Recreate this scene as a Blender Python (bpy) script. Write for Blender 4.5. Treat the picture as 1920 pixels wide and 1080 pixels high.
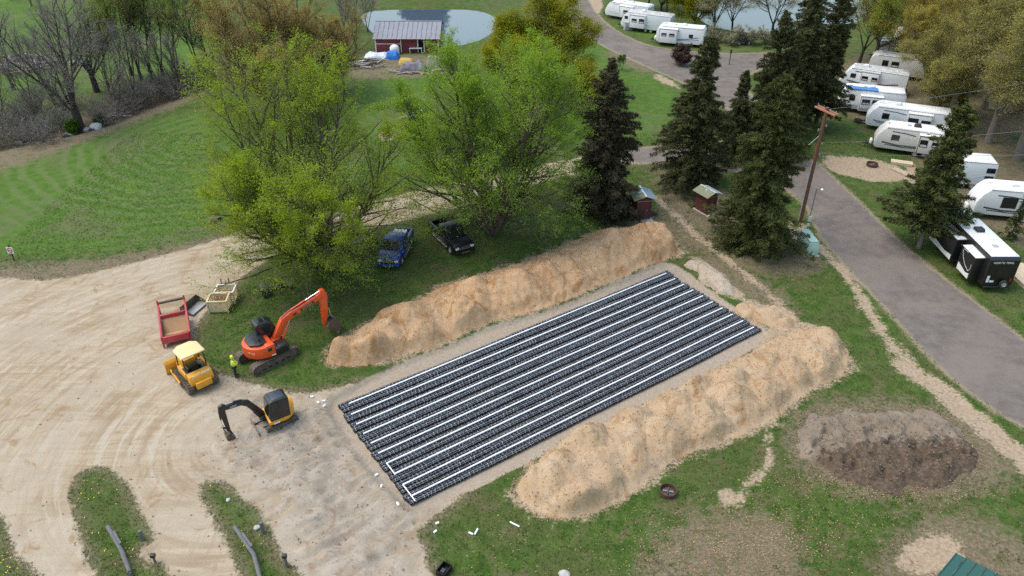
import bpy, bmesh, math, random
import numpy as np
from mathutils import Vector, Matrix
SC = bpy.context.scene
for _o in list(bpy.data.objects): bpy.data.objects.remove(_o)
COL = SC.collection
R = math.radians
# ---------------------------------------------------------------- camera, sky, sun, exposure
CAM_H, PITCH, FPX = 35.0, 33.0, 1450.0
cam = bpy.data.cameras.new('camera'); camo = bpy.data.objects.new('camera', cam); COL.objects.link(camo)
camo.location = (0, 0, CAM_H); camo.rotation_euler = (R(90-PITCH), 0, 0)
cam.sensor_width = 36; cam.lens = 36*FPX/1920; cam.clip_end = 3000; cam.clip_start = .5
SC.camera = camo
SUN_EL, SUN_AZ = 63, 275          # azimuth clockwise from +Y (north)
W = bpy.data.worlds.new('World'); SC.world = W; W.use_nodes = True
wn = W.node_tree.nodes; wl = W.node_tree.links
sky = wn.new('ShaderNodeTexSky'); sky.sky_type = 'NISHITA'; sky.sun_disc = False
sky.sun_elevation = R(SUN_EL); sky.sun_rotation = R(SUN_AZ)
sky.air_density = 2.2; sky.dust_density = 4.0; sky.ozone_density = 2.5; sky.altitude = 300
bg = wn['Background']; bg.inputs['Strength'].default_value = .15
wl.new(sky.outputs[0], bg.inputs['Color'])
sun = bpy.data.lights.new('sun', 'SUN'); suno = bpy.data.objects.new('sun', sun); COL.objects.link(suno)
sun.energy = 1.0; sun.angle = R(30); sun.color = (1, .94, .86)
_az = R(SUN_AZ); _d = Vector((math.sin(_az)*math.cos(R(SUN_EL)), math.cos(_az)*math.cos(R(SUN_EL)), math.sin(R(SUN_EL))))
suno.rotation_euler = _d.to_track_quat('Z', 'Y').to_euler(); suno.location = (0, -20, 90)
SC.view_settings.view_transform = 'Standard'; SC.view_settings.look = 'None'
SC.view_settings.exposure = 0.78; SC.view_settings.gamma = 1; SC.view_settings.use_curve_mapping = False
SC.render.engine = 'CYCLES'; SC.cycles.max_bounces = 6; SC.cycles.diffuse_bounces = 3
SC.cycles.transparent_max_bounces = 8; SC.cycles.use_denoising = False; SC.cycles.sample_clamp_indirect = 4
# ---------------------------------------------------------------- helpers
_cp, _sp = math.cos(R(PITCH)), math.sin(R(PITCH))
def G(px, py, z=0.0):
    """ground point (height z) seen at pixel px,py of the 1920x1080 photograph"""
    a, b = px-960, py-540
    d = Vector((a, FPX*_cp - b*_sp, -FPX*_sp - b*_cp))
    t = (z-CAM_H)/d.z
    return Vector((d.x*t, d.y*t, z))
def Gs(pts, z=0.0): return np.array([tuple(G(x, y, z))[:2] for x, y in pts])
def tag(o, label=None, cat=None, group=None, kind=None):
    if label: o['label'] = label
    if cat: o['category'] = cat
    if group: o['group'] = group
    if kind: o['kind'] = kind
    return o
def thing(name, label, cat, loc=(0, 0, 0), rz=0.0, group=None):
    o = bpy.data.objects.new(name, None); COL.objects.link(o)
    o.location = loc; o.rotation_euler = (0, 0, rz); o.empty_display_size = .2
    return tag(o, label, cat, group)
def dup(o, parent=None, loc=None, rz=None, label=None, scale=None):
    c = o.copy(); COL.objects.link(c); c.parent = parent
    if loc is not None: c.location = loc
    if rz is not None: c.rotation_euler = (0, 0, rz)
    if scale is not None: c.scale = scale
    if label: c['label'] = label
    for ch in list(o.children): dup(ch, c)
    return c
def link_mesh(name, me, parent=None):
    o = bpy.data.objects.new(name, me); COL.objects.link(o); o.parent = parent
    return o
# materials ------------------------------------------------------
_MC = {}
def M(name, col, rough=.6, metal=0., var=.12, scale=5., bump=0., dirt=0., dirtcol=(.30, .22, .14), spec=.5, coat=0.):
    if name in _MC: return _MC[name]
    m = bpy.data.materials.new(name); m.use_nodes = True; _MC[name] = m
    nt = m.node_tree; n = nt.nodes; l = nt.links; p = n['Principled BSDF']
    p.inputs['Roughness'].default_value = rough; p.inputs['Metallic'].default_value = metal
    p.inputs['Specular IOR Level'].default_value = spec; p.inputs['Coat Weight'].default_value = coat
    tc = n.new('ShaderNodeTexCoord')
    no = n.new('ShaderNodeTexNoise'); no.inputs['Scale'].default_value = scale; no.inputs['Detail'].default_value = 4
    l.new(tc.outputs['Object'], no.inputs['Vector'])
    mx = n.new('ShaderNodeMix'); mx.data_type = 'RGBA'
    mx.inputs['A'].default_value = (*[c*(1-var) for c in col], 1); mx.inputs['B'].default_value = (*[min(1, c*(1+var)) for c in col], 1)
    l.new(no.outputs['Fac'], mx.inputs['Factor']); out = mx.outputs['Result']
    if dirt > 0:
        n2 = n.new('ShaderNodeTexNoise'); n2.inputs['Scale'].default_value = scale*.6; n2.inputs['Detail'].default_value = 6; n2.inputs['Roughness'].default_value = .7
        l.new(tc.outputs['Object'], n2.inputs['Vector'])
        rp = n.new('ShaderNodeMapRange'); rp.inputs['From Min'].default_value = .42; rp.inputs['From Max'].default_value = .72; rp.inputs['To Max'].default_value = dirt
        l.new(n2.outputs['Fac'], rp.inputs['Value'])
        m2 = n.new('ShaderNodeMix'); m2.data_type = 'RGBA'; m2.inputs['B'].default_value = (*dirtcol, 1)
        l.new(out, m2.inputs['A']); l.new(rp.outputs['Result'], m2.inputs['Factor']); out = m2.outputs['Result']
    l.new(out, p.inputs['Base Color'])
    if bump > 0:
        b = n.new('ShaderNodeBump'); b.inputs['Strength'].default_value = bump; b.inputs['Distance'].default_value = .02
        l.new(no.outputs['Fac'], b.inputs['Height']); l.new(b.outputs['Normal'], p.inputs['Normal'])
    return m
# mesh builder ---------------------------------------------------
class MB:
    def __init__(s): s.v = []; s.f = []; s.m = []
    def add(s, vs, fs, mat=0, X=None):
        b = len(s.v)
        if X is not None: vs = [X @ Vector(v) for v in vs]
        s.v += [tuple(v) for v in vs]; s.f += [tuple(b+i for i in f) for f in fs]; s.m += [mat]*len(fs)
        return s
    def box(s, x0, x1, y0, y1, z0, z1, mat=0, X=None):
        return s.add([(x0, y0, z0), (x1, y0, z0), (x1, y1, z0), (x0, y1, z0), (x0, y0, z1), (x1, y0, z1), (x1, y1, z1), (x0, y1, z1)],
                     [(3, 2, 1, 0), (4, 5, 6, 7), (0, 1, 5, 4), (1, 2, 6, 5), (2, 3, 7, 6), (3, 0, 4, 7)], mat, X)
    def prism(s, poly, y0, y1, mat=0, X=None, ax='y'):
        a = sum(poly[i][0]*poly[(i+1) % len(poly)][1]-poly[(i+1) % len(poly)][0]*poly[i][1] for i in range(len(poly)))
        if a < 0: poly = poly[::-1]
        n = len(poly)
        if ax == 'y': vs = [(x, y0, z) for x, z in poly]+[(x, y1, z) for x, z in poly]
        elif ax == 'z': vs = [(x, y, y0) for x, y in poly]+[(x, y, y1) for x, y in poly]
        else: vs = [(y0, x, z) for x, z in poly]+[(y1, x, z) for x, z in poly]
        fs = [tuple(range(n)), tuple(range(2*n-1, n-1, -1))]+[(i, n+i, n+(i+1) % n, (i+1) % n) for i in range(n)]
        if ax in ('z', 'x'): fs = [f[::-1] for f in fs]
        return s.add(vs, fs, mat, X)
    def cyl(s, p0, p1, r0, r1=None, n=10, mat=0, X=None, cap=True):
        r1 = r0 if r1 is None else r1
        p0, p1 = Vector(p0), Vector(p1); d = (p1-p0).normalized()
        u = d.orthogonal().normalized(); w = d.cross(u)
        vs = [p0+(u*math.cos(a)+w*math.sin(a))*r0 for a in [2*math.pi*i/n for i in range(n)]]
        vs += [p1+(u*math.cos(a)+w*math.sin(a))*r1 for a in [2*math.pi*i/n for i in range(n)]]
        fs = [(i, (i+1) % n, n+(i+1) % n, n+i) for i in range(n)]
        if cap: fs += [tuple(range(n-1, -1, -1)), tuple(range(n, 2*n))]
        return s.add(vs, fs, mat, X)
    def tube(s, pts, r, n=6, mat=0, X=None):
        for a, b in zip(pts[:-1], pts[1:]): s.cyl(a, b, r, r, n, mat, X)
        return s
    def beam(s, p0, p1, w, h, mat=0, X=None):
        """rectangular bar: w across, h in the up-most direction"""
        p0, p1 = Vector(p0), Vector(p1); d = (p1-p0).normalized()
        up = Vector((0, 0, 1)) if abs(d.z) < .95 else Vector((1, 0, 0))
        u = d.cross(up).normalized()*w/2; q = u.cross(d).normalized()*h/2
        vs = [p0-u-q, p0+u-q, p0+u+q, p0-u+q, p1-u-q, p1+u-q, p1+u+q, p1-u+q]
        return s.add(vs, [(0, 1, 2, 3), (7, 6, 5, 4), (4, 5, 1, 0), (5, 6, 2, 1), (6, 7, 3, 2), (7, 4, 0, 3)], mat, X)
    def lathe(s, prof, n=16, mat=0, X=None):
        vs = []; fs = []; k = len(prof)
        for i in range(n):
            a = 2*math.pi*i/n
            vs += [(r*math.cos(a), r*math.sin(a), z) for r, z in prof]
        for i in range(n):
            j = (i+1) % n
            fs += [(i*k+q, j*k+q, j*k+q+1, i*k+q+1) for q in range(k-1)]
        return s.add(vs, fs, mat, X)
    def build(s, name, mat, parent=None, bevel=0., seg=2, smooth=38, fix=True):
        me = bpy.data.meshes.new(name); me.from_pydata(s.v, [], s.f)
        mats = mat if isinstance(mat, (list, tuple)) else [mat]
        for q in mats: me.materials.append(q)
        if len(mats) > 1: me.polygons.foreach_set('material_index', s.m)
        if fix or bevel > 0:
            bm = bmesh.new(); bm.from_mesh(me)
            bmesh.ops.recalc_face_normals(bm, faces=bm.faces)
            if bevel > 0:
                ed = [e for e in bm.edges if len(e.link_faces) == 2 and e.calc_face_angle(0) > R(25)]
                bmesh.ops.bevel(bm, geom=ed, offset=bevel, segments=seg, affect='EDGES', clamp_overlap=True, profile=.5)
            bm.to_mesh(me); bm.free()
        if smooth:
            me.polygons.foreach_set('use_smooth', [True]*len(me.polygons)); me.set_sharp_from_angle(angle=R(smooth))
        return link_mesh(name, me, parent)
def np_mesh(name, V, F, mats, mi=None, smooth=True):
    me = bpy.data.meshes.new(name); V = np.asarray(V, dtype=np.float32)
    nv, nf, k = len(V), len(F), F.shape[1]
    me.vertices.add(nv); me.vertices.foreach_set('co', V.ravel())
    me.loops.add(nf*k); me.loops.foreach_set('vertex_index', F.astype(np.int32).ravel())
    me.polygons.add(nf); me.polygons.foreach_set('loop_start', np.arange(0, nf*k, k, dtype=np.int32))
    try: me.polygons.foreach_set('loop_total', np.full(nf, k, dtype=np.int32))
    except Exception: pass
    for q in (mats if isinstance(mats, (list, tuple)) else [mats]): me.materials.append(q)
    if mi is not None: me.polygons.foreach_set('material_index', np.asarray(mi, dtype=np.int32))
    me.polygons.foreach_set('use_smooth', np.full(nf, smooth))
    me.update(calc_edges=True); me.validate()
    return me
def text(body, size, mat, parent, X, name='lettering', extrude=.004, align='CENTER'):
    c = bpy.data.curves.new(name, 'FONT'); c.body = body; c.size = size; c.extrude = extrude
    c.align_x = align; c.align_y = 'CENTER'; c.materials.append(mat); c.resolution_u = 2
    o = bpy.data.objects.new(name, c); COL.objects.link(o)
    dg = bpy.context.evaluated_depsgraph_get(); dg.update(); me = bpy.data.meshes.new_from_object(o.evaluated_get(dg)); bpy.data.objects.remove(o)
    o = link_mesh(name, me, parent); o.matrix_local = X
    return o
def TRS(loc, rot=(0, 0, 0), sc=1.0):
    from mathutils import Euler
    return Matrix.Translation(loc) @ Euler(rot).to_matrix().to_4x4() @ Matrix.Scale(sc, 4)
# value noise (numpy) --------------------------------------------
def vnoise(x, y, seed=0):
    rs = np.random.RandomState(seed); T = rs.rand(256, 256)
    xi = np.floor(x).astype(int); yi = np.floor(y).astype(int); fx = x-xi; fy = y-yi
    fx = fx*fx*(3-2*fx); fy = fy*fy*(3-2*fy)
    a = T[xi % 256, yi % 256]; b = T[(xi+1) % 256, yi % 256]; c = T[xi % 256, (yi+1) % 256]; d = T[(xi+1) % 256, (yi+1) % 256]
    return (a*(1-fx)+b*fx)*(1-fy)+(c*(1-fx)+d*fx)*fy
def fbm(x, y, seed=0, o=4):
    s = 0; a = .5; t = 0
    for i in range(o):
        s = s+a*vnoise(x*2**i+17.3*i, y*2**i-9.1*i, seed+i); t += a; a *= .5
    return s/t
def chaikin(P, n=2, closed=True):
    for _ in range(n):
        Q = np.roll(P, -1, 0) if closed else P[1:]
        A = P if closed else P[:-1]
        N = np.empty((2*len(A), 2)); N[0::2] = .75*A+.25*Q; N[1::2] = .25*A+.75*Q
        if not closed: N = np.vstack([P[:1], N, P[-1:]])
        P = N
    return P
def sdist(X, Y, P, closed=True, far=6.0):
    """signed distance to polygon (positive inside) or unsigned to a polyline"""
    out = np.full(X.shape, -far if closed else far, dtype=np.float64)
    lo = P.min(0)-far; hi = P.max(0)+far
    k = (X > lo[0]) & (X < hi[0]) & (Y > lo[1]) & (Y < hi[1])
    if not k.any(): return out
    x = X[k]; y = Y[k]; d2 = np.full(x.shape, 1e12); ins = np.zeros(x.shape, bool)
    n = len(P)
    for i in range(n if closed else n-1):
        ax, ay = P[i]; bx, by = P[(i+1) % n]; ex, ey = bx-ax, by-ay; L = ex*ex+ey*ey+1e-12
        t = np.clip(((x-ax)*ex+(y-ay)*ey)/L, 0, 1)
        d2 = np.minimum(d2, (x-ax-t*ex)**2+(y-ay-t*ey)**2)
        if closed and ay != by:
            c = ((ay > y) != (by > y)) & (x < (bx-ax)*(y-ay)/(by-ay)+ax); ins ^= c
    d = np.sqrt(d2)
    out[k] = np.where(ins, d, -d) if closed else d
    return out
def sst(a, b, x):
    t = np.clip((x-a)/(b-a), 0, 1); return t*t*(3-2*t)
# ================================================================ THE SETTING
def axis(bounds, steps):
    out = []
    for (a, b), s in zip(zip(bounds[:-1], bounds[1:]), steps):
        out.append(np.arange(a, b, s))
    return np.concatenate(out+[[bounds[-1]]])
gx = axis([-620, -130, -60, -36, 34, 60, 130, 620], [35, .9, .45, .25, .45, .9, 35])
gy = axis([-120, 18, 66, 100, 185, 760], [23, .25, .4, .8, 35])
GX, GY = np.meshgrid(gx, gy)
P_ = lambda pts, n=2: chaikin(Gs(pts), n)
LOT = P_([(-80, 520), (0, 519), (60, 527), (130, 521), (215, 501), (300, 481), (400, 452), (470, 424), (560, 408), (640, 397), (745, 365), (830, 345), (960, 318), (1080, 297), (1180, 283),
          (1250, 278), (1250, 306), (1180, 306), (1080, 325), (1000, 345), (870, 387), (760, 413), (640, 440), (540, 468), (470, 505), (430, 545), (395, 572), (370, 605), (358, 650), (368, 690), (430, 706), (480, 722),
          (560, 740), (610, 733), (690, 712), (800, 780), (850, 900), (880, 905), (850, 945), (800, 978), (782, 1005), (800, 1040), (812, 1120), (-120, 1120)], 1)
ISL = [P_([(128, 915), (145, 885), (190, 871), (232, 893), (262, 955), (296, 1010), (262, 1030), (270, 1055), (300, 1050), (322, 1085), (345, 1140), (190, 1140), (178, 1085), (140, 985)], 1),
       P_([(374, 905), (400, 900), (425, 905), (470, 945), (505, 975), (512, 1015), (535, 1050), (575, 1085), (610, 1140), (470, 1140), (440, 1050), (405, 985), (374, 930)], 1),
       P_([(-60, 925), (2, 962), (18, 1005), (50, 1090), (70, 1140), (-100, 1140)], 1)]
ROAD = P_([(1522, 300), (1542, 314), (1600, 368), (1700, 468), (1800, 545), (1925, 642), (2080, 760), (2080, 905), (1920, 800), (1860, 768), (1750, 680), (1690, 610), (1640, 555), (1600, 515), (1560, 470), (1530, 430), (1513, 380), (1440, 335), (1330, 312), (1240, 306), (1175, 306),
           (1175, 280), (1240, 274), (1320, 268), (1400, 262), (1480, 275)], 2)
ROAD2 = P_([(1020, -30), (1042, 10), (1070, 45), (1110, 75), (1170, 105), (1225, 130), (1275, 152), (1330, 180), (1370, 205), (1400, 262), (1440, 262), (1450, 220), (1400, 170), (1380, 150), (1430, 128), (1480, 112), (1480, 96), (1400, 101), (1340, 100), (1270, 95), (1210, 85), (1160, 62), (1125, 35), (1104, 0), (1085, -40)], 2)
PIT = P_([(612, 748), (660, 722), (715, 694), (770, 670), (850, 643), (905, 612), (985, 592), (1050, 572), (1110, 546), (1180, 516), (1236, 488), (1272, 495), (1350, 556), (1452, 618), (1425, 652), (1080, 815), (960, 885), (790, 962), (740, 945), (622, 795)], 1)
GREY = P_([(440, 692), (560, 738), (640, 742), (700, 850), (770, 945), (900, 880), (1000, 850), (900, 940), (800, 985), (790, 1140), (590, 1140), (525, 1010), (450, 915), (372, 895), (395, 830), (440, 815), (400, 760), (420, 715)], 1)
POND = P_([(712, 72), (690, 50), (676, 32), (684, 20), (715, 16), (760, 15), (820, 14.5), (880, 15), (912, 21), (936, 36), (928, 56), (885, 80), (800, 90), (740, 84)], 1)
LAKE = P_([(1296, 10), (1320, 44), (1380, 57), (1440, 62), (1520, 58), (1600, 38), (1680, 30), (1700, -30), (1640, -60), (1420, -60), (1320, -40)], 2)
def line(pts): return chaikin(Gs(pts), 2, False)
def pl(pts, w): return w-sdist(GX, GY, line(pts), False)
s_lot = sdist(GX, GY, LOT)
for q in ISL: s_lot = np.minimum(s_lot, -sdist(GX, GY, q))
s_road = np.maximum(sdist(GX, GY, ROAD), sdist(GX, GY, ROAD2))
s_pit = sdist(GX, GY, PIT)
s_grey = sdist(GX, GY, GREY)
s_pond = sdist(GX, GY, POND); s_lake = sdist(GX, GY, LAKE)
# sandy trench strip by the road, foot paths, bare patches
s_path = pl([(1500, 425), (1545, 470), (1600, 530), (1640, 600), (1690, 668), (1740, 708), (1800, 750), (1850, 795), (1930, 860)], .55)
s_path = np.maximum(s_path, pl([(1700, 690), (1760, 725), (1840, 795), (1940, 880)], 1.0))
s_path = np.maximum(s_path, pl([(1232, 372), (1270, 408), (1310, 445), (1375, 495), (1440, 548), (1480, 590)], .42))
s_path = np.maximum(s_path, pl([(1470, 762), (1440, 800), (1440, 845), (1448, 868), (1405, 908), (1375, 938)], .22))
for pts in ([(1345, 915), (1400, 920), (1402, 945), (1370, 955), (1347, 942)], [(1670, 1045), (1720, 1000), (1800, 1000), (1810, 1050), (1740, 1085), (1680, 1080)],
            [(1535, 290), (1600, 292), (1680, 305), (1712, 335), (1660, 345), (1580, 330), (1545, 315)], [(1690, 305), (1720, 305), (1722, 345), (1700, 345)],
            [(1480, 405), (1500, 440), (1560, 480), (1500, 470), (1460, 445)], [(1285, 480), (1330, 492), (1400, 560), (1440, 572), (1500, 600), (1535, 615), (1470, 650), (1420, 660), (1440, 600), (1330, 530)], [(1485, 655), (1440, 600), (1380, 568), (1400, 560), (1440, 575), (1500, 600)],
            [(1075, -5), (1128, -12), (1132, 24), (1108, 26), (1100, 8)], [(1218, 142), (1238, 137), (1275, 160), (1270, 168)],
            [(262, 1030), (296, 1012), (315, 1045), (300, 1056), (268, 1056)]):
    s_path = np.maximum(s_path, sdist(GX, GY, P_(pts, 1)))
ridge = lambda pts: [tuple(G(x, y))[:2] for x, y in pts]
def band(front, widths):
    A = Gs(front); T = np.gradient(A, axis=0); N = np.stack([-T[:, 1], T[:, 0]], 1); N /= np.linalg.norm(N, axis=1)[:, None]
    return chaikin(np.vstack([A, (A+N*np.array(widths)[:, None])[::-1]]), 2)
B1 = band([(604, 682), (660, 688), (750, 672), (850, 640), (905, 607), (985, 588), (1050, 568), (1110, 543), (1180, 513), (1240, 488), (1292, 474)], [2.8, 4.6, 5.6, 6.2, 6.6, 6.8, 7.0, 7.0, 7.2, 7.2, 5.0])
B2 = P_([(968, 905), (1010, 855), (1075, 812), (1180, 772), (1330, 694), (1420, 655), (1470, 622), (1530, 612), (1575, 640), (1598, 680), (1572, 715), (1520, 728), (1455, 788), (1400, 812), (1330, 842), (1262, 862), (1232, 892), (1180, 932), (1110, 962), (1040, 980), (988, 952), (962, 920)], 2)
spill = np.maximum(sdist(GX, GY, B1), sdist(GX, GY, B2))+.30
# dry / brown ground
s_dry = np.full(GX.shape, -6.0)
for pts in ([(1480, 770), (1560, 745), (1800, 760), (1900, 830), (1910, 900), (1800, 940), (1640, 935), (1540, 905), (1470, 860)],
            [(1190, 1080), (1260, 985), (1340, 955), (1460, 965), (1500, 1040), (1520, 1110), (1190, 1120)],
            [(1640, 1110), (1660, 1010), (1760, 960), (1880, 985), (1960, 1060), (1960, 1130)],
            [(-60, 500), (0, 495), (150, 490), (330, 460), (420, 440), (400, 462), (300, 490), (130, 530), (-60, 535)],
            [(1300, 430), (1400, 445), (1500, 440), (1560, 500), (1480, 520), (1380, 505)], [(1235, 300), (1330, 330), (1420, 420), (1330, 450), (1230, 390)],
            [(-80, 330), (0, 325), (150, 268), (330, 200), (395, 176), (370, 140), (250, 165), (100, 240), (-80, 290)],
            [(1690, 250), (1930, 250), (2050, 400), (1930, 480), (1870, 430), (1780, 380), (1720, 310)], [(1560, 120), (1660, 90), (1960, 100), (2000, 260), (1700, 250), (1560, 210)],
            [(640, 115), (760, 100), (850, 110), (840, 140), (720, 150), (640, 145)], [(1290, 490), (1400, 560), (1470, 600), (1500, 580), (1400, 500), (1330, 470)],
            [(1130, 95), (1180, 100), (1240, 140), (1200, 135), (1150, 112)], [(1140, 400), (1260, 390), (1380, 480), (1270, 470)]):
    s_dry = np.maximum(s_dry, sdist(GX, GY, P_(pts, 2)))
# brighter mown lawn
s_lush = np.full(GX.shape, -6.0)
for pts in ([(-100, 320), (120, 280), (360, 200), (420, 230), (640, 210), (760, 320), (700, 370), (420, 440), (300, 470), (100, 480), (-100, 480)], [(640, 150), (900, 145), (1000, 130), (1090, 60), (1240, 150), (1280, 180), (1240, 270), (900, 320), (680, 380), (600, 200)],
            [(-100, -40), (420, -40), (400, 130), (200, 160), (-100, 210)], [(600, 0), (940, 0), (940, -60), (600, -60)], [(1140, 45), (1320, 105), (1440, 90), (1440, 80), (1300, 75), (1160, 45)]):
    s_lush = np.maximum(s_lush, sdist(GX, GY, P_(pts, 2)))
# heights
GZ = .05*(fbm(GX*.12, GY*.12, 3)-.5)+.03*(fbm(GX*.7, GY*.7, 5)-.5)
far_ = sst(170, 300, np.hypot(GX, GY-60)); GZ = GZ*(1-far_)
lotm = sst(-.2, .6, s_lot)
rut = (vnoise((GX*.82+GY*.57)*.15, (GX*-.57+GY*.82)*1.6, 9)-.5)*.07
GZ += lotm*(rut+.03*(fbm(GX*1.5, GY*1.5, 12)-.5)-.03)
heap = sst(-.4, 2.2, s_grey)*(1-sst(-.3, .6, s_pit))
GZ += heap*(.85*(fbm(GX*.30, GY*.30, 21, 3)-.40)+.55*(fbm(GX*.85, GY*.85, 23, 3)-.5)+.10*(fbm(GX*2.6, GY*2.6, 29, 2)-.5)+.05)
tr = np.abs(vnoise((GX*.82+GY*.57)*.4, (GX*-.57+GY*.82)*2.2, 31)-.5)
GZ += heap*(-.18*sst(.14, .0, tr))
edge_n = .35*(fbm(GX*.9, GY*.9, 41)-.5)
GZ -= .34*sst(-.15, .35, s_pit+edge_n*(1-sst(0, 1.2, s_pit)))
GZ = np.where(s_pit > .9, -.34+.04*(fbm(GX*.8, GY*.8, 43)-.5), GZ)
GZ -= .06*sst(0, .6, s_path); GZ += .03*sst(-.2, .8, s_road)
ditch = sdist(GX, GY, line([(-80, 285), (60, 250), (150, 235), (250, 200), (340, 165), (400, 145)]), False, 8)
GZ -= .7*sst(4.5, .5, ditch)
GZ -= .8*sst(-.8, 1.2, np.maximum(s_pond, s_lake))
def gz(x, y):
    i = int(np.clip(np.searchsorted(gx, x)-1, 0, len(gx)-2)); j = int(np.clip(np.searchsorted(gy, y)-1, 0, len(gy)-2))
    tx = (x-gx[i])/(gx[i+1]-gx[i]); ty = (y-gy[j])/(gy[j+1]-gy[j])
    return float((GZ[j, i]*(1-tx)+GZ[j, i+1]*tx)*(1-ty)+(GZ[j+1, i]*(1-tx)+GZ[j+1, i+1]*tx)*ty)
def samp(A, x, y):
    i = np.clip(np.searchsorted(gx, x)-1, 0, len(gx)-2); j = np.clip(np.searchsorted(gy, y)-1, 0, len(gy)-2)
    tx = (x-gx[i])/(gx[i+1]-gx[i]); ty = (y-gy[j])/(gy[j+1]-gy[j])
    return (A[j, i]*(1-tx)+A[j, i+1]*tx)*(1-ty)+(A[j+1, i]*(1-tx)+A[j+1, i+1]*tx)*ty
def soft(s, w): return np.clip(.5+s/(2*w), 0, 1)
C1 = np.stack([soft(s_lot, 1.0), soft(s_road, .7), np.maximum(soft(s_path, .6), soft(spill, .7)), soft(s_grey, 4.5)], -1)
C2 = np.stack([soft(s_dry, 2.5), soft(s_lush, 3.0), soft(s_pit, .5), np.clip(.5+(.25-ditch/8), 0, 1)], -1)
# ---------------------------------------------------------------- ground material
class NT:
    def __init__(s, name):
        s.m = bpy.data.materials.new(name); s.m.use_nodes = True; s.t = s.m.node_tree; s.n = s.t.nodes; s.l = s.t.links; s.p = s.n['Principled BSDF']
        g = s.n.new('ShaderNodeNewGeometry'); s.pos = g.outputs['Position']
    def noise(s, sc, det=4, rough=.55, vec=None, dist=0):
        q = s.n.new('ShaderNodeTexNoise'); q.inputs['Scale'].default_value = sc; q.inputs['Detail'].default_value = det
        q.inputs['Roughness'].default_value = rough; q.inputs['Distortion'].default_value = dist
        s.l.new(vec or s.pos, q.inputs['Vector']); return q.outputs['Fac']
    def stretch(s, sx, sy, rot):
        q = s.n.new('ShaderNodeMapping'); q.inputs['Scale'].default_value = (sx, sy, 1); q.inputs['Rotation'].default_value = (0, 0, rot)
        s.l.new(s.pos, q.inputs['Vector']); return q.outputs['Vector']
    def ma(s, op, a, b=None, c=None):
        q = s.n.new('ShaderNodeMath'); q.operation = op
        for i, v in enumerate((a, b, c)):
            if v is None: continue
            if isinstance(v, (int, float)): q.inputs[i].default_value = v
            else: s.l.new(v, q.inputs[i])
        return q.outputs[0]
    def rng(s, v, a, b, c=0, d=1, smooth=True):
        q = s.n.new('ShaderNodeMapRange'); q.interpolation_type = 'SMOOTHSTEP' if smooth else 'LINEAR'
        for k, x in zip(('From Min', 'From Max', 'To Min', 'To Max'), (a, b, c, d)): q.inputs[k].default_value = x
        s.l.new(v, q.inputs['Value']); return q.outputs['Result']
    def mix(s, f, a, b):
        q = s.n.new('ShaderNodeMix'); q.data_type = 'RGBA'
        for k, v in (('Factor', f), ('A', a), ('B', b)):
            if isinstance(v, (int, float)): q.inputs[k].default_value = v
            elif isinstance(v, tuple): q.inputs[k].default_value = (*v, 1)
            else: s.l.new(v, q.inputs[k])
        return q.outputs['Result']
    def attr(s, name):
        q = s.n.new('ShaderNodeAttribute'); q.attribute_name = name; return q
    def done(s, col, rough=.9, bump=None, dist=.05, strength=.6, spec=.2):
        s.l.new(col, s.p.inputs['Base Color']); s.p.inputs['Roughness'].default_value = rough; s.p.inputs['Specular IOR Level'].default_value = spec
        if bump is not None:
            b = s.n.new('ShaderNodeBump'); b.inputs['Strength'].default_value = strength; b.inputs['Distance'].default_value = dist
            s.l.new(bump, b.inputs['Height']); s.l.new(b.outputs['Normal'], s.p.inputs['Normal'])
        return s.m
def sepc(t, a):
    q = t.n.new('ShaderNodeSeparateColor'); t.l.new(a.outputs['Color'], q.inputs[0])
    return q.outputs[0], q.outputs[1], q.outputs[2], a.outputs['Alpha']
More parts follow.
